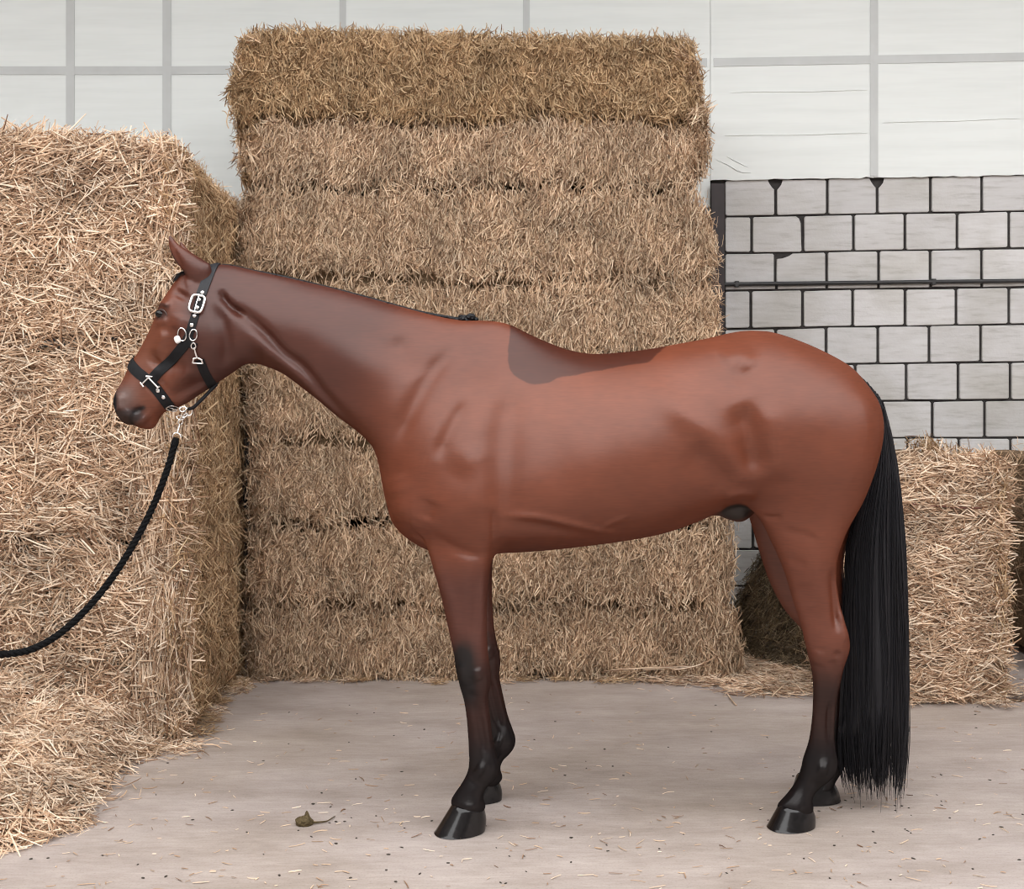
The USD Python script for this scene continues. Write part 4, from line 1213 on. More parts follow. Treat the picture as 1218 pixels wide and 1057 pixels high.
col = mixc(col, np.array([0.008, 0.006, 0.007]), np.clip(hd * 1.2 * along_line([(176.5, 484), (169, 487), (163.5, 493), (160.5, 500), (160.5, 507)], 2.4), 0, 0.93))
col = mixc(col, np.array([0.006, 0.005, 0.006]), np.clip(hd * 1.3 * along_line([(139.5, 470), (138.5, 478), (140.5, 487)], 3.4), 0, 0.95))
col = mixc(col, np.array([0.022, 0.010, 0.009]), np.clip(hd * 0.8 * along_line([(191.5, 366), (199, 363.5), (208, 366)], 2.2), 0, 0.8))
# black points: the legs below knee and hock, with brown left on the cannons
fore = bx < 720
low = V[:, 2]
knee = soft(0.62, 0.50, low + 0.05 * (nz - 0.5)) * fore
front_of_knee = knee * soft(0.02, -0.015, V[:, 0] - np.interp(low, [0.2, 0.35, 0.5, 0.6], [-0.118, -0.105, -0.125, -0.135]) - 0.0)
cannon_f = fore * soft(0.40, 0.22, low + 0.04 * (nz - 0.5))
hock = (~fore) * soft(0.62, 0.42, low + 0.06 * (nz - 0.5))
cannon_h = (~fore) * soft(0.36, 0.22, low)
col = mixc(col, np.array([0.024, 0.0098, 0.0078]), 0.92 * knee)
col = mixc(col, black, np.clip(front_of_knee * soft(0.36, 0.46, low) * soft(0.64, 0.56, low) * 0.95, 0, 1))
near_knee = np.exp(-(((vx - 551) / 14) ** 2 + ((vy - 798) / 34) ** 4)) * (V[:, 1] < BD)
col = mixc(col, black, np.clip(1.5 * near_knee * (0.75 + 0.5 * nf), 0, 0.98))
col = mixc(col, black, np.clip(cannon_f, 0, 1) * 0.96)
col = mixc(col, np.array([0.016, 0.0080, 0.0068]), 0.93 * hock)
col = mixc(col, black, 0.96 * cannon_h)
# belly between the thighs is dark skin
col = mixc(col, np.array([0.018, 0.017, 0.015]), np.clip(1.5 * blob(872, 606, 22, 13) * soft(585, 596, by) * soft(0.13, 0.09, np.abs(V[:, 1] - BD)), 0, 0.95))
col *= (0.93 + 0.14 * nf)[:, None]
# the unclipped, darker saddle patch: signed distance (px) inside its outline, mirrored on the other side
saddle_px = smooth_curve([(611, 380), (606, 400), (604, 425), (606, 438), (611, 446), (622, 453.5), (634, 456.5), (650, 455), (656, 452.5), (664, 449), (690, 444.5), (720, 439), (748, 434), (766, 431.5), (775, 424), (786, 416), (800, 405), (790, 395), (700, 395), (650, 385)], 6, closed=True)
pol = shapely.Polygon(saddle_px).buffer(0)
q = np.stack([bx, by], 1)
near_ = (bx > 560) & (bx < 840) & (by < 500)
sd = np.full(len(V), -40.0)
dist = cKDTree(smooth_curve(saddle_px, 4, closed=True)).query(q[near_])[0]
sd[near_] = np.where(shapely.contains_xy(pol, q[near_][:, 0], q[near_][:, 1]), dist, -dist)
wet = np.clip(soft(0.62, 0.40, low), 0, 1)

MAT('bay_coat', {
    'c': ('attribute', {'attribute': 'coat'}), 's': ('attribute', {'attribute': 'saddle'}), 'g': ('geometry', {}), 'wt': ('attribute', {'attribute': 'wet'}),
    'n': ('noise_texture', {'scale': 26, 'detail': 4}), 'ma': ('math', {'math_type': 'multiply_add', 'value2': 3.0}),
    'mr': ('map_range', {'range_type': 'smoothstep', 'from_min': 0.8, 'from_max': 3.2, 'to_min': 0.0, 'to_max': 1.0, 'clamp': True}),
    'mul': ('mix_color', {'blend_type': 'multiply', 'b': (0.40, 0.34, 0.34)}),
    'map': ('mapping', {'scale': (7, 7, 75)}), 'hn': ('noise_texture', {'scale': 3.0, 'detail': 5, 'roughness': 0.65}),
    'hr': ('map_range', {'from_min': 0.3, 'from_max': 0.7, 'to_min': 0.89, 'to_max': 1.12}), 'hv': ('hsv', {}),
    'ro': ('map_range', {'from_min': 0, 'from_max': 1, 'to_min': 0.40, 'to_max': 0.24}),
    'b': ('bump', {'strength': 0.10, 'distance': 0.002}),
    'df': ('diffuse_bsdf', {}), 'gl': ('glossy_bsdf', {'color': (1.0, 0.96, 0.95)}), 'mx': ('mix_closure', {}),
    'gf': ('map_range', {'from_min': 0, 'from_max': 1, 'to_min': 0.038, 'to_max': 0.024})},
    [('g.position', 'n.vector'), ('n.fac', 'ma.value1'), ('s.fac', 'ma.value3'), ('ma.value', 'mr.value'), ('mr.result', 'mul.fac'), ('c.color', 'mul.a'),
     ('g.position', 'map.vector'), ('map.vector', 'hn.vector'), ('hn.fac', 'hr.value'), ('hr.result', 'hv.value'), ('mul.result', 'hv.color'), ('hv.color', 'df.color'),
     ('hn.fac', 'b.height'), ('b.normal', 'df.normal'), ('b.normal', 'gl.normal'), ('wt.fac', 'ro.value'), ('ro.result', 'gl.roughness'), ('wt.fac', 'gf.value'), ('gf.result', 'mx.fac'), ('df.BSDF', 'mx.closure1'), ('gl.BSDF', 'mx.closure2')], 'mx.closure')

horse = thing('horse', 'bay horse with black lower legs and a darker saddle patch, standing side on facing left', 'horse', loc=(0, BD, 0))
hv_ = V - np.array([0, BD, 0])
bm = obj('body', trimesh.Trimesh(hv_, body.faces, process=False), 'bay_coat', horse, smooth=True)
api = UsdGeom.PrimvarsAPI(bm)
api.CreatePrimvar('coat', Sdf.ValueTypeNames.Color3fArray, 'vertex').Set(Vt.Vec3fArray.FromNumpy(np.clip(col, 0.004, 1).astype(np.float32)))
api.CreatePrimvar('saddle', Sdf.ValueTypeNames.FloatArray, 'vertex').Set(Vt.FloatArray.FromNumpy(sd.astype(np.float32)))
api.CreatePrimvar('wet', Sdf.ValueTypeNames.FloatArray, 'vertex').Set(Vt.FloatArray.FromNumpy(wet.astype(np.float32)))
TO = np.array([0, -BD, 0.0])


def hpart(name, mesh, mat, smooth=40, label=None, **kw):
    m = mesh.copy()
    m.apply_translation(TO)
    return obj(name, m, mat, horse, smooth=smooth, label=label, **kw)


# ---- hooves
plain('hoof_black', (0.007, 0.006, 0.0065), 0.14, spec=0.35, coat=0.25, coat_rough=0.04, noise=0.5, nscale=60, bump=0.12)


def hoof(toe, heel, cor_front, cor_back, d, half, turn=0.0):
    """Lofted wall from the ground ring to the coronet ring."""
    rings = []
    n = 48
    a = np.linspace(0, 2 * np.pi, n, endpoint=False)
    gx0, gx1 = X(toe, d), X(heel, d)
    cf, cb = at(*cor_front, d), at(*cor_back, d)
    for t in (0.0, 0.0, 0.05, 0.12, 0.3, 0.5, 0.7, 0.88, 0.95, 1.0, 1.02, 1.0):
        k = len(rings)
        f_ = t
        x0 = gx0 + (cf[0] - gx0) * f_
        x1 = gx1 + (cb[0] - gx1) * f_ + 0.006 * np.sin(np.pi * min(t, 1))
        zf, zb = cf[2] * f_, cb[2] * f_
        wd = half * (1.0 - 0.27 * f_)
        sc_ = 1.0
        if k == 0:
            sc_ = 0.85
        if k == 9:
            sc_ = 0.96
        if t == 0.05:
            sc_ = 1.0
        if k == 10:
            sc_ = 0.9
        if k == 11:
            sc_ = 0.5
        ca, sa = np.cos(a), np.sin(a)
        px_ = (x0 + x1) / 2 - (x1 - x0) / 2 * np.sign(ca) * np.abs(ca) ** 0.9 * sc_
        taper = 1 - 0.24 * ((1 - ca) / 2) ** 2
        py_ = d + wd * np.sign(sa) * np.abs(sa) ** 0.92 * sc_ * taper
        tt = (1 + ca) / 2
        pz_ = zb + (zf - zb) * tt + (0.003 if 1 <= k <= 1 else 0) + (0.0015 if t == 0 and k == 0 else 0)
        if k == 1:
            pz_ = pz_ * 0 + 0.0015
        if k >= 10:
            pz_ = pz_ - 0.010 * (k - 9)
        rings.append(np.stack([px_, py_, np.maximum(pz_, 0.0005)], 1))
    mid = rings[9].mean(0)
    ct, st = math.cos(turn), math.sin(turn)
    for r in rings:
        q = r[:, :2] - mid[:2]
        r[:, 0], r[:, 1] = mid[0] + ct * q[:, 0] - st * q[:, 1], mid[1] + st * q[:, 0] + ct * q[:, 1]
    v = np.vstack(rings + [rings[0].mean(0)[None], rings[-1].mean(0)[None]])
    f = []
    m = len(rings)
    for r in range(m - 1):
        for i in range(n):
            j = (i + 1) % n
            f += [[r * n + i, r * n + j, (r + 1) * n + j], [r * n + i, (r + 1) * n + j, (r + 1) * n + i]]
    for i in range(n):
        j = (i + 1) % n
        f += [[m * n, j, i], [m * n + 1, (m - 1) * n + i, (m - 1) * n + j]]
    h = trimesh.Trimesh(v, f, process=False)
    h.fix_normals()
    return h


hpart('hoof', hoof(516, 577, (538.5, 955), (576, 961), 4.06, 0.066, 0.30), 'hoof_black', 50)
hpart('hoof', hoof(911.5, 970, (927, 956), (967, 962), 4.10, 0.063, 0.20), 'hoof_black', 50)
hpart('hoof', hoof(539, 597, (563, 923), (593, 928), 4.36, 0.064), 'hoof_black', 50)
hpart('hoof', hoof(938, 1000, (948, 921), (990, 927), 4.345 + 0.0, 0.060), 'hoof_black', 50)

# ---- eyes
plain('lid_brown', (0.05, 0.022, 0.017), 0.4)
plain('eye_dark', (0.005, 0.0035, 0.003), 0.08, spec=0.35)


def skin_y(px, py, side=-1, lift=0.0):
    """The coat's surface on one side at a pixel of the middle plane."""
    x, z = px2([(px, py)], BD)[0]
    u = ndimage.map_coordinates(Ub, [[(x - gx[0, 0]) / GRID], [(z - gz[0, 0]) / GRID]], order=1)[0]
    return np.array([x, BD + side * (math.sqrt(max(u, 0)) + lift), z])


for sd_ in (-1, 1):
    e = trimesh.creation.icosphere(4, 1.0)
    e.vertices *= np.array([0.0235, 0.017, 0.0155])
    e.apply_transform(trimesh.transformations.rotation_matrix(0.25, [0, 1, 0]))
    c = skin_y(198.5, 374.8, sd_, -0.0125)
    e.apply_translation(c)
    hpart('eye', e, 'eye_dark', True)
    lid = smooth_curve([skin_y(x, y, sd_, 0.001) for x, y in ((190.3, 376), (193, 371.5), (198.5, 369.5), (204, 371.5), (207.5, 376.5))], 6)
    r = 0.0042 * np.sin(np.linspace(0.25, 2.9, len(lid)))
    hpart('eyelid', tube(lid, r, 8), 'lid_brown', True)

# ---- tail and mane
MAT('black_hair', {'g': ('attribute', {'attribute': 'tone'}), 'r': ('rgb_ramp', {'ramp': [(0.0, (0.005, 0.005, 0.007)), (0.8, (0.011, 0.011, 0.014)), (1.0, (0.028, 0.025, 0.027))]}),
                   'p': ('principled_bsdf', {'roughness': 0.42, 'specular_ior_level': 0.3})},
    [('g.fac', 'r.fac'), ('r.color', 'p.base_color')], 'p.BSDF')
hrng = np.random.default_rng(77)
TD = 4.27
ty = [438, 447, 456, 475, 500, 526, 562, 600, 650, 716, 775, 833, 880, 915, 950]
tl = [1010, 1014, 1021, 1035, 1040, 1040, 1032, 1019, 1007, 1004, 1005, 1003, 1000, 1001, 1008]
tr = [1014, 1022, 1033, 1049, 1056, 1062, 1068, 1071, 1074.5, 1077, 1078.5, 1079, 1079.5, 1077, 1074]
core_px = [(a + 2, y) for a, y in zip(tl[:-2], ty[:-2])] + [(b - 2.5, y) for b, y in zip(tr[:-2], ty[:-2])][::-1]
cp = smooth_curve(px2(core_px, TD), 3, closed=True)
h_ = 0.006
cgx, cgz = np.meshgrid(np.arange(cp[:, 0].min() - 0.04, cp[:, 0].max() + 0.04, h_), np.arange(cp[:, 1].min() - 0.04, cp[:, 1].max() + 0.04, h_), indexing='ij')
cu = inflate(polygon_sdf(cp, cgx, cgz), h_) * 0.42
cys = np.arange(-0.11, 0.111, h_)
cv, cq = surface_nets(level(cu, cgx, cys, h_), np.array([cgx[0, 0], TD + cys[0], cgz[0, 0]]), h_)
core_tail = trimesh.Trimesh(cv, np.vstack([cq[:, [0, 1, 2]], cq[:, [0, 2, 3]]]), process=False)
if core_tail.volume < 0:
    core_tail.invert()


def strands(paths, r0, r1, sides=3):
    """Many thin tapering hairs in one mesh; paths (n, k, 3)."""
    n, k, _ = paths.shape
    t = np.gradient(paths, axis=1)
    t /= np.linalg.norm(t, axis=2, keepdims=True) + 1e-12
    a = np.cross(t, np.array([0.3, 1.0, 0.1]))
    a /= np.linalg.norm(a, axis=2, keepdims=True) + 1e-9
    b = np.cross(t, a)
    r = np.linspace(1, 0, k)[None, :, None] ** 0.6 * (r0 - r1) + r1
    ang = np.linspace(0, 2 * np.pi, sides, endpoint=False)
    v = paths[:, :, None] + r[..., None] * (np.cos(ang)[None, None, :, None] * a[:, :, None] + np.sin(ang)[None, None, :, None] * b[:, :, None])
    f = []
    for i in range(k - 1):
        for j in range(sides):
            j2 = (j + 1) % sides
            f += [[i * sides + j, i * sides + j2, (i + 1) * sides + j2], [i * sides + j, (i + 1) * sides + j2, (i + 1) * sides + j]]
    f = np.array(f)
    return trimesh.Trimesh(v.reshape(-1, 3), (f[None] + (k * sides) * np.arange(n)[:, None, None]).reshape(-1, 3), process=False)


n, k = 1700, 14
u, dv = hrng.uniform(0, 1, n), hrng.uniform(-1, 1, n)
y0 = 440 + 70 * hrng.uniform(0, 1, n) ** 1.3 + 60 * (hrng.uniform(0, 1, n) < 0.25)
y1 = 925 - 38 * hrng.uniform(0, 1, n) ** 2 + 17 * hrng.normal(0, 1, n) * 0.7 + 6 * u
s = np.linspace(0, 1, k)
py = y0[:, None] + (y1 - y0)[:, None] * s
L, Rr = np.interp(py, ty, tl), np.interp(py, ty, tr)
uu = np.clip(u[:, None] + 0.06 * np.sin(5 * s + 6.3 * u[:, None] * 3) * s + hrng.normal(0, 0.05, (n, 1)) * s**2, -0.03, 1.03)
px_ = L + uu * (Rr - L)
half = 0.30 * (Rr - L) / F * TD * np.sqrt(np.clip(1 - (2 * np.clip(uu, 0, 1) - 1) ** 2, 0.02, 1)) + 0.006
dep = TD + dv[:, None] * half
P = np.stack([(px_ - CX) / F * TD, dep, H - (py - CY) / F * TD], 2)
tail_mesh = cat([strands(P, 0.0021, 0.0006), core_tail])
toned(hpart('tail', tail_mesh, 'black_hair', True, label='long straight black tail'), 42)

crest = smooth_curve([(264, 315), (278, 316.5), (297, 321), (335, 328.5), (391, 341.8), (440, 354.5), (497, 370), (546, 379)], 10)
n, k = 1100, 5
ci = hrng.integers(0, len(crest), n)
base = crest[ci] + hrng.uniform(-3, 3, (n, 1)) * np.array([[1, 0.25]])
ln = hrng.uniform(0.03, 0.075, n)
s = np.linspace(0, 1, k)
x0, z0 = (base[:, 0] - CX) / F * BD, H - (base[:, 1] - CY) / F * BD
side_dir = hrng.normal(0.9, 0.25, n)
P = np.stack([x0[:, None] + (ln * hrng.uniform(0.2, 0.6, n))[:, None] * s * 0.6,
              BD + hrng.normal(-0.002, 0.004, n)[:, None] + (ln * side_dir)[:, None] * s * 0.8,
              z0[:, None] - 0.002 + 0.0075 * np.sin(np.pi * s * 0.8)[None] - (ln[:, None] * 0.7) * s**2], 2)
ridge = tube(np.array([at(x, y, BD) - [0, -0.002, 0.0035] for x, y in crest]), np.linspace(0.0078, 0.0078, len(crest)), 8)
knobs = []
for (x, y, r) in ((549.5, 378.6, 0.0145), (560.0, 377.6, 0.0155), (555, 381, 0.014), (553, 376.5, 0.007), (566, 380, 0.009), (543, 380, 0.010)):
    kb = trimesh.creation.icosphere(3, r)
    kb.vertices *= 1 + 0.7 * (meshkit.fbm(kb.vertices * 160 + x, 3)[:, None] - 0.5)
    kb.vertices[:, 2] *= 0.85
    kb.apply_translation(at(x, y, BD))
    knobs.append(kb)
hpart('mane', cat([strands(P, 0.0016, 0.0005), ridge] + knobs), 'black_hair', 60, label='short black mane along the crest with a small knot at the withers')
n, k = 160, 6
b0 = np.stack([hrng.uniform(214, 236, n), np.zeros(n)], 1)
b0[:, 1] = np.interp(b0[:, 0], [212, 223, 236, 246], [328, 322.6, 321.5, 317.5])
ln = hrng.uniform(6, 15, n)
s = np.linspace(0, 1, k)
P = np.stack([(b0[:, 0][:, None] - ln[:, None] * 0.75 * s - CX) / F * BD, BD + hrng.uniform(-0.035, 0.035, n)[:, None] * (1 + 0.3 * s), H - (b0[:, 1][:, None] + ln[:, None] * 0.9 * s**1.3 - 1.5 * np.sin(np.pi * s) - CY) / F * BD], 2)
hpart('forelock', strands(P, 0.0014, 0.0005), 'black_hair', 60, label='tuft of dark hair between the ears')


# ------------------------------------------------------------------ the halter
def Usample(p):
    x, z = (p[:, 0] - CX) / F * BD, H - (p[:, 1] - CY) / F * BD
    q = [(x - gx[0, 0]) / GRID, (z - gz[0, 0]) / GRID]
    return x, z, ndimage.map_coordinates(Ub, q, order=1), ndimage.map_coordinates(dUx, q, order=1), ndimage.map_coordinates(dUz, q, order=1)


dUx, dUz = np.gradient(ndimage.gaussian_filter(Ub, 1.2), GRID)


def skin(p, side, lift):
    """Points (px) of the middle plane taken out to the coat on one side, lifted off it by so much."""
    x, z, u, ux, uz = Usample(np.asarray(p, float))
    y = side * np.sqrt(np.maximum(u, 0))
    nrm = np.stack([-ux, 2 * y + side * 1e-4, -uz], 1)
    nrm /= np.linalg.norm(nrm, axis=1, keepdims=True)
    return np.stack([x, BD + y, z], 1) + nrm * np.asarray(lift).reshape(-1, 1)


def strap(path, width, wrap, thick=0.0035, side=None, n=40):
    """A band that lies on the coat along a line over the photograph. wrap: 'both' (a closed loop), 'start' or 'end' (round that end to the other side) or None."""
    c = smooth_curve(path, 12)
    t = np.gradient(c, axis=0)
    t /= np.linalg.norm(t, axis=1, keepdims=True)
    nm = np.stack([-t[:, 1], t[:, 0]], 1)
    cols = []
    for e, lift in ((-0.5, -0.002), (-0.5, thick), (-0.17, thick + 0.0012), (0.17, thick + 0.0012), (0.5, thick), (0.5, -0.002)):
        line = c + nm * width * e
        dens = np.stack([np.interp(np.linspace(0, len(line) - 1, 600), np.arange(len(line)), line[:, i]) for i in (0, 1)], 1)
        ins = np.nonzero(Usample(dens)[2] > 0)[0]
        a, b = ins[0], ins[-1]
        if wrap is None:
            idx, sides = np.linspace(a, b, n), np.full(n, side)
        elif wrap == 'both':
            th = np.linspace(0, np.pi, n)
            half_ = a + (b - a) * (1 - np.cos(th)) / 2
            idx, sides = np.concatenate([half_, half_[::-1][1:-1]]), np.concatenate([np.full(n, -1), np.full(n - 2, 1)])
        else:
            th = np.linspace(0, np.pi / 2, n)
            half_ = a + (b - a) * (1 - np.cos(th)) if wrap == 'start' else b - (b - a) * (1 - np.cos(th))
            idx, sides = np.concatenate([half_[::-1], half_[1:]]), np.concatenate([np.full(n, -1), np.full(n - 1, 1)])
        pp_ = np.stack([np.interp(idx, np.arange(600), dens[:, i]) for i in (0, 1)], 1)
        res = np.empty((len(idx), 3))
        for sd__ in (-1, 1):
            m_ = sides == sd__
            if m_.any():
                res[m_] = skin(pp_[m_], sd__, np.full(m_.sum(), lift))
        cols.append(res)
    g_ = np.stack(cols, 1)
    m_, k_ = g_.shape[:2]
    closed = wrap == 'both'
    i, j = np.meshgrid(np.arange(m_ if closed else m_ - 1), np.arange(k_), indexing='ij')
    i2, j2 = (i + 1) % m_, (j + 1) % k_
    q = np.stack([i * k_ + j, i2 * k_ + j, i2 * k_ + j2, i * k_ + j2], -1).reshape(-1, 4)
    v, f = g_.reshape(-1, 3), np.vstack([q[:, [0, 1, 2]], q[:, [0, 2, 3]]])
    if not closed:
        caps = []
        for r, fl in ((0, False), (m_ - 1, True)):
            for j_ in range(1, k_ - 1):
                tri = [r * k_, r * k_ + j_, r * k_ + j_ + 1]
                caps.append(tri if fl else tri[::-1])
        f = np.vstack([f, caps])
    m = trimesh.Trimesh(v, f, process=False)
    m.fix_normals()
    return m


halter = thing('halter', 'black halter with silver metal fittings worn on the horse\'s head', 'halter')
obj('noseband', strap([(150, 423.5), (157, 431), (168, 441), (180, 450), (190, 460), (200, 474), (206, 486), (210, 496)], 12.5, 'both'), 'webbing_black', halter, smooth=40)
obj('crownpiece', strap([(260, 302), (256.5, 313), (252, 333), (247, 352)], 11.5, 'start', 0.005), 'webbing_padded', halter, smooth=40, label='padded grey black band behind the ears')
for sd_ in (-1, 1):
    obj('cheek_strap', strap([(248, 348), (245, 362), (241, 380), (236.5, 396), (233, 405)], 9.5, None, side=sd_), 'webbing_black', halter, smooth=40)
    obj('cheek_strap', strap([(237, 400), (229, 411), (215, 425), (200, 438), (188, 450)], 12.0, None, side=sd_, thick=0.0045), 'webbing_black', halter, smooth=40)
    obj('jaw_strap', strap([(231, 408), (238, 411), (244, 413)], 7.5, None, side=sd_), 'webbing_black', halter, smooth=40)
obj('throat_strap', strap([(246, 428), (249, 440), (254, 458), (256, 470)], 10.5, 'end', n=26), 'webbing_black', halter, smooth=40)


def lay_frame(px, py, lift=0.006, side=-1):
    p = skin([(px, py), (px + 1.5, py), (px, py + 1.5)], side, np.full(3, lift))
    u, v = p[1] - p[0], p[0] - p[2]
    u /= np.linalg.norm(u)
    v -= u * (u @ v)
    v /= np.linalg.norm(v)
    return p[0], u, v


def turned(u, v, deg):
    a = math.radians(deg)
    return u * math.cos(a) + v * math.sin(a), -u * math.sin(a) + v * math.cos(a)


PXM = BD / F                                         # metres per pixel at the middle plane
c, u, v = lay_frame(243.6, 364, 0.010)
u, v = turned(u, v, -11)
bk = obj('buckle', ring(c, 7.9 * PXM, 10.5 * PXM, u, v, 0.0046, 40, 10, power=4), 'chrome', halter, smooth=40)
obj('prong', tube(np.array([c - v * 9.5 * PXM + np.array([0, -0.002, 0]), c + v * 1 * PXM + np.array([0, -0.006, 0]), c + v * 10 * PXM + np.array([0, -0.003, 0])]), 0.0022, 8), 'chrome', bk, smooth=40)
for (x, y) in ((248.3, 350.3), (245.3, 358.6), (243.7, 368), (241.3, 377.6), (238.6, 388.2), (194, 472 - 0), (200, 478)):
    if x < 210:
        x, y = (193.8, 464.2) if x < 197 else (199.8, 471.5)
    c, u, v = lay_frame(x, y, 0.0055)
    rv = trimesh.creation.icosphere(2, 1.0)
    w_ = np.cross(u, v)
    rv.vertices = c + rv.vertices @ np.stack([u * 0.0068, v * 0.0068, w_ * 0.0035])
    obj('rivet', rv, 'chrome', halter, smooth=True)
for (x, y, rx, ry, an, rr) in ((227.8, 398.5, 5.2, 7.5, 10, 0.0024), (241, 399.5, 4.4, 6.5, -12, 0.0024)):
    c, u, v = lay_frame(x, y, 0.006)
    u, v = turned(u, v, an)
    obj('ring', ring(c, rx * PXM, ry * PXM, u, v, rr, 30, 8), 'chrome', halter, smooth=40)
c, u, v = lay_frame(222.2, 404.3, 0.007)
u, v = turned(u, v, 25)
kb = trimesh.creation.icosphere(3, 1.0)
kb.vertices = c + (np.sign(kb.vertices) * np.abs(kb.vertices) ** 0.7) @ np.stack([u * 0.0112, v * 0.0125, np.cross(u, v) * 0.0045])
plain('white_plastic', (0.82, 0.81, 0.79), 0.35)
obj('end_tab', kb, 'white_plastic', halter, smooth=True, label='small white tab at the end of the cheek strap')
# square fitting where cheek strap and noseband meet
c, u, v = lay_frame(185.3, 452.8, 0.009)
bars = []
for (a, b) in (((-9.5, -4.5), (-1.5, 4.2)), ((-1.5, 4.2), (9.5, -7.0)), ((-4.5, 5.6), (3.0, 5.6)), ((-11, -2.0), (-7.0, -7.0)), ((8.0, -9.8), (11.5, -5.0)), ((-8.0, -6.0), (8.5, -8.0))):
    bars.append(tube(np.array([c + u * a[0] * PXM + v * a[1] * PXM, c + u * b[0] * PXM + v * b[1] * PXM]), 0.0030, 8))
obj('square_fitting', cat(bars[:5]), 'chrome', halter, smooth=40)
# snap hook on the throat strap
c, u, v = lay_frame(244, 421, 0.010)
L2 = lambda a, b: c + u * a * PXM + v * b * PXM
obj('snap_hook', cat([tube(np.array([L2(-2.5, 9), L2(-1.6, 4), L2(-0.5, -1), L2(0.6, -4)]), [0.0028, 0.0032, 0.0036, 0.0036], 10),
                      ring(L2(-3.0, 10.5), 2.6 * PXM, 3.6 * PXM, u, v, 0.0022, 20, 8), tube(np.array([L2(-5.0, -10.5), L2(-4.2, -5.2), L2(0.5, -3.6), L2(5.4, -6.4), L2(6.2, -11)]), 0.0031, 8), tube(np.array([L2(-5.0, -10.5), L2(6.2, -11)]), 0.0022, 8)]), 'chrome', halter, smooth=40)
c, u, v = lay_frame(207.5, 482.5, 0.010)
u, v = turned(u, v, -30)
bk = obj('buckle', ring(c, 7.6 * PXM, 5.4 * PXM, u, v, 0.0021, 30, 8, power=3), 'chrome', halter, smooth=40)
obj('prong', tube(np.array([c - u * 7.5 * PXM, c + u * 1 * PXM + [0, -0.004, 0], c + u * 7.5 * PXM]), 0.0016, 6), 'chrome', bk, smooth=40)
# the chin strap hangs slack from the throat strap to the ring under the chin
cs = smooth_curve([at(257.5, 457, BD - 0.01), at(250, 464.5, BD - 0.02), at(243, 472, BD - 0.03), at(236, 479, BD - 0.035), at(230, 484.5, BD - 0.035), at(224, 486.5, BD - 0.03)], 8)
obj('chin_strap', tube(cs, 0.0058, 10, squash=1.3), 'webbing_black', halter, smooth=60)
obj('ring', ring(at(224.5, 489.5, BD - 0.03), 4.2 * PXM, 4.6 * PXM, np.array([0.85, 0.5, 0]) / 0.986, np.array([0, 0, 1.0]), 0.0019, 28, 8), 'chrome', halter, smooth=40)
obj('ring', ring(at(217.5, 486.6, BD - 0.03), 3.8 * PXM, 2.8 * PXM, np.array([0.9, 0.3, 0.3]) / 0.995, np.array([-0.3, 0.0, 0.95]), 0.0020, 28, 8), 'chrome', halter, smooth=40)

# ------------------------------------------------------------------ the lead rope
rope = thing('lead_rope', 'black lead rope hanging from the halter and leading out of the picture to the left', 'rope')
RD = 4.16
center = smooth_curve([at(208.5, 524, RD), at(205.5, 536, RD - 0.005), at(197, 564, RD - 0.02), at(181.5, 603, RD - 0.04), at(160, 645, RD - 0.07), at(134, 686, RD - 0.10), at(105, 722, RD - 0.14),
                       at(74, 751, RD - 0.18), at(44, 769.5, RD - 0.22), at(18, 776.5, RD - 0.26), at(-12, 777.5, RD - 0.30), at(-60, 768, RD - 0.36), at(-120, 735, RD - 0.42)], 60)
L_ = np.concatenate([[0], np.cumsum(np.linalg.norm(np.diff(center, axis=0), axis=1))])
tt = np.arange(0, L_[-1], 0.0035)
center = np.stack([np.interp(tt, L_, center[:, i]) for i in range(3)], 1)
tg = np.gradient(center, axis=0)
tg /= np.linalg.norm(tg, axis=1, keepdims=True)
b1 = np.cross(tg, [0, 1.0, 0])
b1 /= np.linalg.norm(b1, axis=1, keepdims=True)
b2 = np.cross(tg, b1)
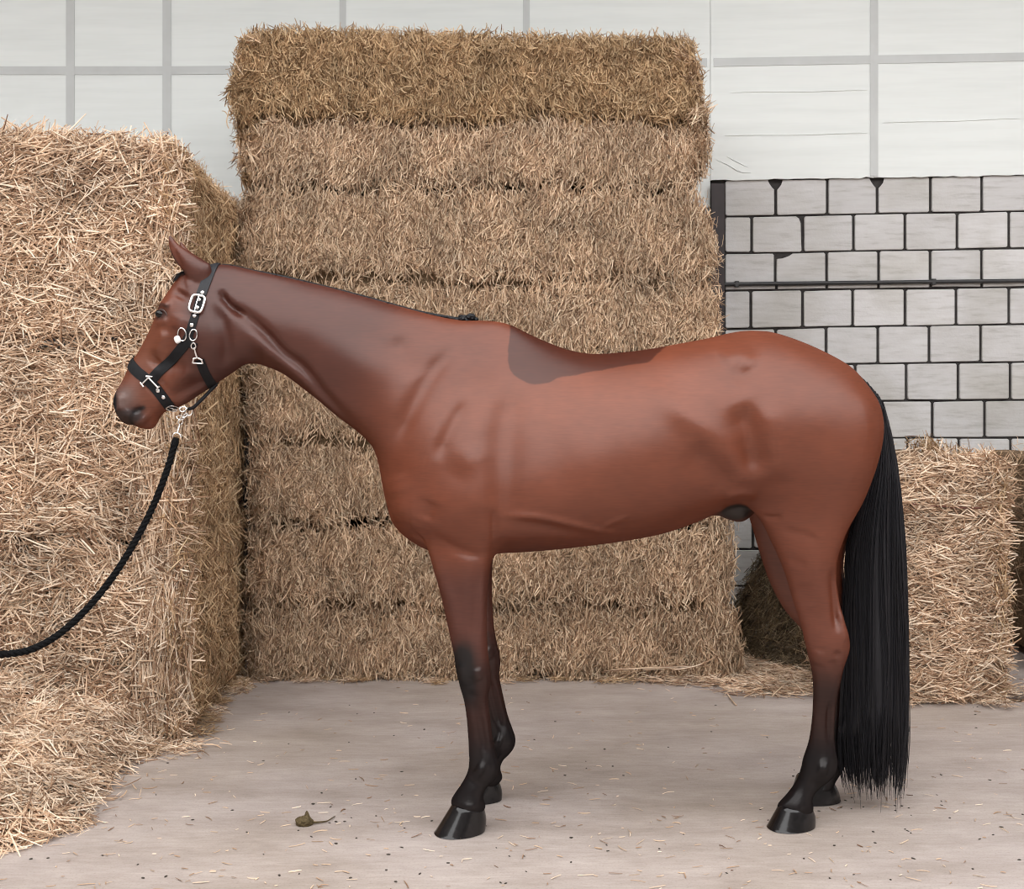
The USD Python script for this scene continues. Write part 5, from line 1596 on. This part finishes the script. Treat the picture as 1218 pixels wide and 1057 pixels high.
for k in range(3):
    ph = tt / 0.055 * 2 * np.pi + k * 2 * np.pi / 3
    p = center + 0.0052 * (np.cos(ph)[:, None] * b1 + np.sin(ph)[:, None] * b2)
    obj('rope_strand', tube(p, 0.0064, 8), 'rope_black', rope, smooth=60)
fz, k = 900, 4
i0 = hrng.integers(5, len(center) - 5, fz)
dirn = hrng.normal(0, 1, (fz, 3))
dirn -= tg[i0] * (dirn * tg[i0]).sum(1)[:, None]
dirn /= np.linalg.norm(dirn, axis=1, keepdims=True)
s = np.linspace(0, 1, k)[None, :, None]
P = center[i0][:, None] + dirn[:, None] * (0.008 + 0.008 * s * hrng.uniform(0.4, 1.2, (fz, 1, 1))) + tg[i0][:, None] * 0.006 * s * hrng.normal(0, 1, (fz, 1, 1))
obj('rope_fuzz', strands(P, 0.0006, 0.0003), 'rope_black', rope, smooth=False, kind='stuff')
a_ = np.array([0.2, 0, 1.0]) / 1.02
obj('sleeve', tube(np.array([at(209.5, 520.5, RD), at(208.0, 527, RD), at(206.5, 533, RD)]), [0.0095, 0.0125, 0.0115], 14), 'rope_black', rope, smooth=50)
obj('snap_clip', cat([tube(smooth_curve([at(205.0, 520, RD), at(206.0, 516.6, RD), at(209.5, 514.5, RD), at(213.5, 516.2, RD), at(215.5, 520, RD)], 5), 0.0022, 8),
                      tube(np.array([at(211.2, 514.5, RD + 0.01), at(212.8, 509, RD + 0.015), at(213.8, 505, RD + 0.02)]), [0.0028, 0.0024, 0.0028], 8), ring(at(214.8, 501.5, RD + 0.025), 3.0 * PXM, 3.8 * PXM, np.array([0.7, 0.7, 0]), np.array([0.2, -0.2, 0.96]), 0.0019, 22, 8)]), 'chrome', rope, smooth=40)
obj('chain_link', ring(at(214.5, 496.5, RD + 0.027), 4.6 * PXM, 2.5 * PXM, np.array([0.97, 0.0, -0.2]), np.array([0.2, 0.3, 0.93]), 0.0017, 24, 8), 'chrome', rope, smooth=40)
obj('chain_link', ring(at(220.5, 494.0, RD + 0.028), 4.2 * PXM, 2.6 * PXM, np.array([0.75, 0.3, 0.6]), np.array([-0.5, 0.75, 0.4]), 0.0017, 24, 8), 'chrome', rope, smooth=40)
